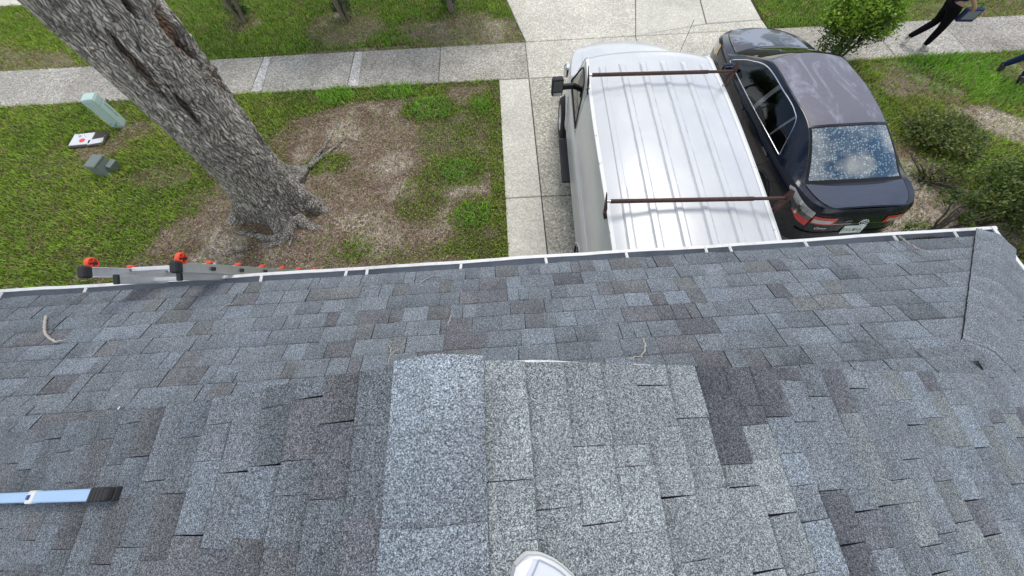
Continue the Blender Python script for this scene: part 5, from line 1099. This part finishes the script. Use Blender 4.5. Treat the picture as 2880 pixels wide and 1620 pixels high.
# ================================================================== PEOPLE
def skin(name, verts, edges, radii, mat, parent, root=0, sub=2):
    me = bpy.data.meshes.new(name); me.from_pydata(verts, edges, []); o = bpy.data.objects.new(name, me); C.objects.link(o); o.parent = parent
    sm_ = o.modifiers.new('skin', 'SKIN'); sm_.use_smooth_shade = True
    sv = me.skin_vertices[0].data if me.skin_vertices else None
    if sv is None:
        bpy.context.view_layer.objects.active = o; sv = me.skin_vertices[0].data
    for i, r in enumerate(radii): sv[i].radius = (r, r) if not hasattr(r, '__len__') else r; sv[i].use_root = (i == root)
    ss_ = o.modifiers.new('sub', 'SUBSURF'); ss_.levels = sub; ss_.render_levels = sub; me.materials.append(mat); return o
def person(loc, rz, label, legs, arms, cols, look=0, kfat=1.22):
    t_ = empty('person', loc, rz, label, 'person'); sk, hair, top_, trou, shoe_m = cols
    V = [(0, 0, .93), (0, 0, 1.08), (0, .01, 1.25), (0, 0, 1.40), (0, .01, 1.49), (0, .02, 1.56), (0, .03, 1.66), (0, .02, 1.73)]; R = [.13, .115, .13, .10, .05, .065, .088, .06]; E_ = [(i, i+1) for i in range(7)]
    V += [(0, .105, 1.62)]; R += [.018]; E_ += [(6, 8)]                   # nose
    def chain(start, pts, rr):
        i0 = start
        for p_, r_ in zip(pts, rr): V.append(p_); R.append(r_); E_.append((i0, len(V)-1)); i0 = len(V)-1
        return i0
    for sx, (kn, an, to) in zip((-1, 1), legs): chain(0, [(sx*.09, 0, .86), kn, an, to], [.085, .055, .034, .02])
    for sx, (el, wr, dr_) in zip((-1, 1), arms):
        i0 = chain(3, [(sx*.19, 0, 1.38), el, wr], [.052, .042, .028]); dr_ = Vector(dr_).normalized(); w0 = Vector(wr); sd_ = dr_.cross(Vector((sx, 0, 0))).normalized(); palm = w0+dr_*.07; i1 = chain(i0, [tuple(palm)], [.030])
        for k_, (fx, ln_) in enumerate(((-.027, .07), (-.009, .08), (.009, .075), (.027, .06))): a_ = palm+sd_*fx+dr_*.03; chain(i1, [tuple(a_), tuple(a_+dr_*ln_*.55), tuple(a_+dr_*ln_*.9+Vector((-sx*.02, 0, 0)))], [.010, .0088, .008])
        chain(i0, [tuple(w0+dr_*.03+sd_*.035), tuple(w0+dr_*.07+sd_*.055)], [.012, .009])
    skin('body', V, E_, R, sk, t_)
    V, R, E_ = [(0, 0, .97), (0, 0, .90)], [.148*kfat, .150*kfat], [(0, 1)]
    for sx, (kn, an, to) in zip((-1, 1), legs):
        i0 = len(V); hp = Vector((sx*.092, 0, .82)); kn_, an_ = Vector(kn), Vector(an); cu = an_.lerp(kn_, .04)
        V += [tuple(hp), tuple(hp.lerp(kn_, .5)), kn, tuple(kn_.lerp(cu, .35)), tuple(cu)]; R += [.098*kfat, .082*kfat, .065*kfat, .062*kfat, .047*kfat]; E_ += [(1, i0)] + [(i0+i, i0+i+1) for i in range(4)]
    skin('trousers', V, E_, R, trou, t_)
    V = [(0, 0, .90), (0, 0, 1.08), (0, .01, 1.26), (0, 0, 1.39), (0, 0, 1.455)]; R = [.165, .148, .150, .118, .062]; E_ = [(i, i+1) for i in range(4)]
    for sx, (el, wr, dr_) in zip((-1, 1), arms): i0 = len(V); V += [(sx*.195, 0, 1.375), tuple(Vector((sx*.195, 0, 1.375)).lerp(Vector(el), .6))]; R += [.066, .058]; E_ += [(3, i0), (i0, i0+1)]
    skin('shirt', V, E_, R, top_, t_)
    for sx, (kn, an, to) in zip((-1, 1), legs):
        a_, b_ = Vector(an), Vector(to); hl = a_+Vector((0, -.045, -.045)) if a_.z < .12 else a_ + (a_-b_).normalized()*.03 + Vector((0, 0, -.03)); mid_ = hl.lerp(b_, .55)+Vector((0, 0, .012)); skin('shoe', [tuple(a_+Vector((0, 0, -.01))), tuple(hl), tuple(mid_), tuple(b_)], [(0, 1), (1, 2), (2, 3)], [.062, .066, .074, .060], shoe_m, t_, 1)
    skin('hair', [(0, -.02, 1.60), (0, -.01, 1.70), (0, .01, 1.745), (0, -.06, 1.50)], [(0, 1), (1, 2), (0, 3)], [.09, .098, .06, .05], hair, t_, 1)
    return t_
skinm = plain('skin', (.42, .25, .17), .55, var=.06); hairm = plain('dark_hair', (.03, .02, .015), .6)
person((9.42, 8.10, .0), math.radians(-96), 'person in black trousers and white sneakers walking along the sidewalk carrying a bag',
       [((-.09, .03, .50), (-.10, -.27, .15), (-.10, -.20, .035)), ((.09, .09, .49), (.09, .08, .085), (.09, .25, .035))],
       [((-.25, -.08, 1.10), (-.24, .10, .90), (0, .3, -.8)), ((.25, -.04, 1.12), (.235, .16, .98), (0, .5, -.6))],
       (skinm, hairm, plain('navy_cloth', (.012, .016, .05), .9), plain('black_leggings', (.005, .005, .007), .9, spec=.1), plain('white_shoe', (.62, .61, .56), .7)))
bag = empty('tote_bag', (9.69, 7.89, .66), math.radians(-96), 'navy bag with a grey panel held by the walker in black', 'bag')
box('bag_body', (0, 0, .12), (.10, .34, .26), plain('navy_canvas', (.02, .03, .10), .85), bag, (0, .1, 0), .03); box('grey_panel', (.053, .0, .13), (.006, .25, .16), plain('grey_mesh', (.20, .215, .23), .8), bag, (0, .1, 0), .002)
tube('handle', [(0, -.09, .24), (0, -.07, .32), (0, .07, .32), (0, .09, .24)], .008, M['black_rubber'], bag)
person((10.80, 7.0, .0), math.radians(182), 'person in blue jeans walking on the grass at the right edge',
       [((-.09, .10, .49), (-.09, .20, .085), (-.09, .34, .035)), ((.09, .04, .50), (.09, -.18, .12), (.09, -.10, .035))],
       [((-.25, -.05, 1.10), (-.25, .05, .88), (0, .2, -.9)), ((.25, -.05, 1.10), (.25, .05, .88), (0, .2, -.9))],
       (skinm, hairm, plain('grey_shirt', (.12, .13, .14), .9), plain('blue_denim', (.018, .038, .105), .85, spec=.1, var=.3, scale=40), plain('dark_shoe', (.02, .02, .025), .7)), kfat=1.2)
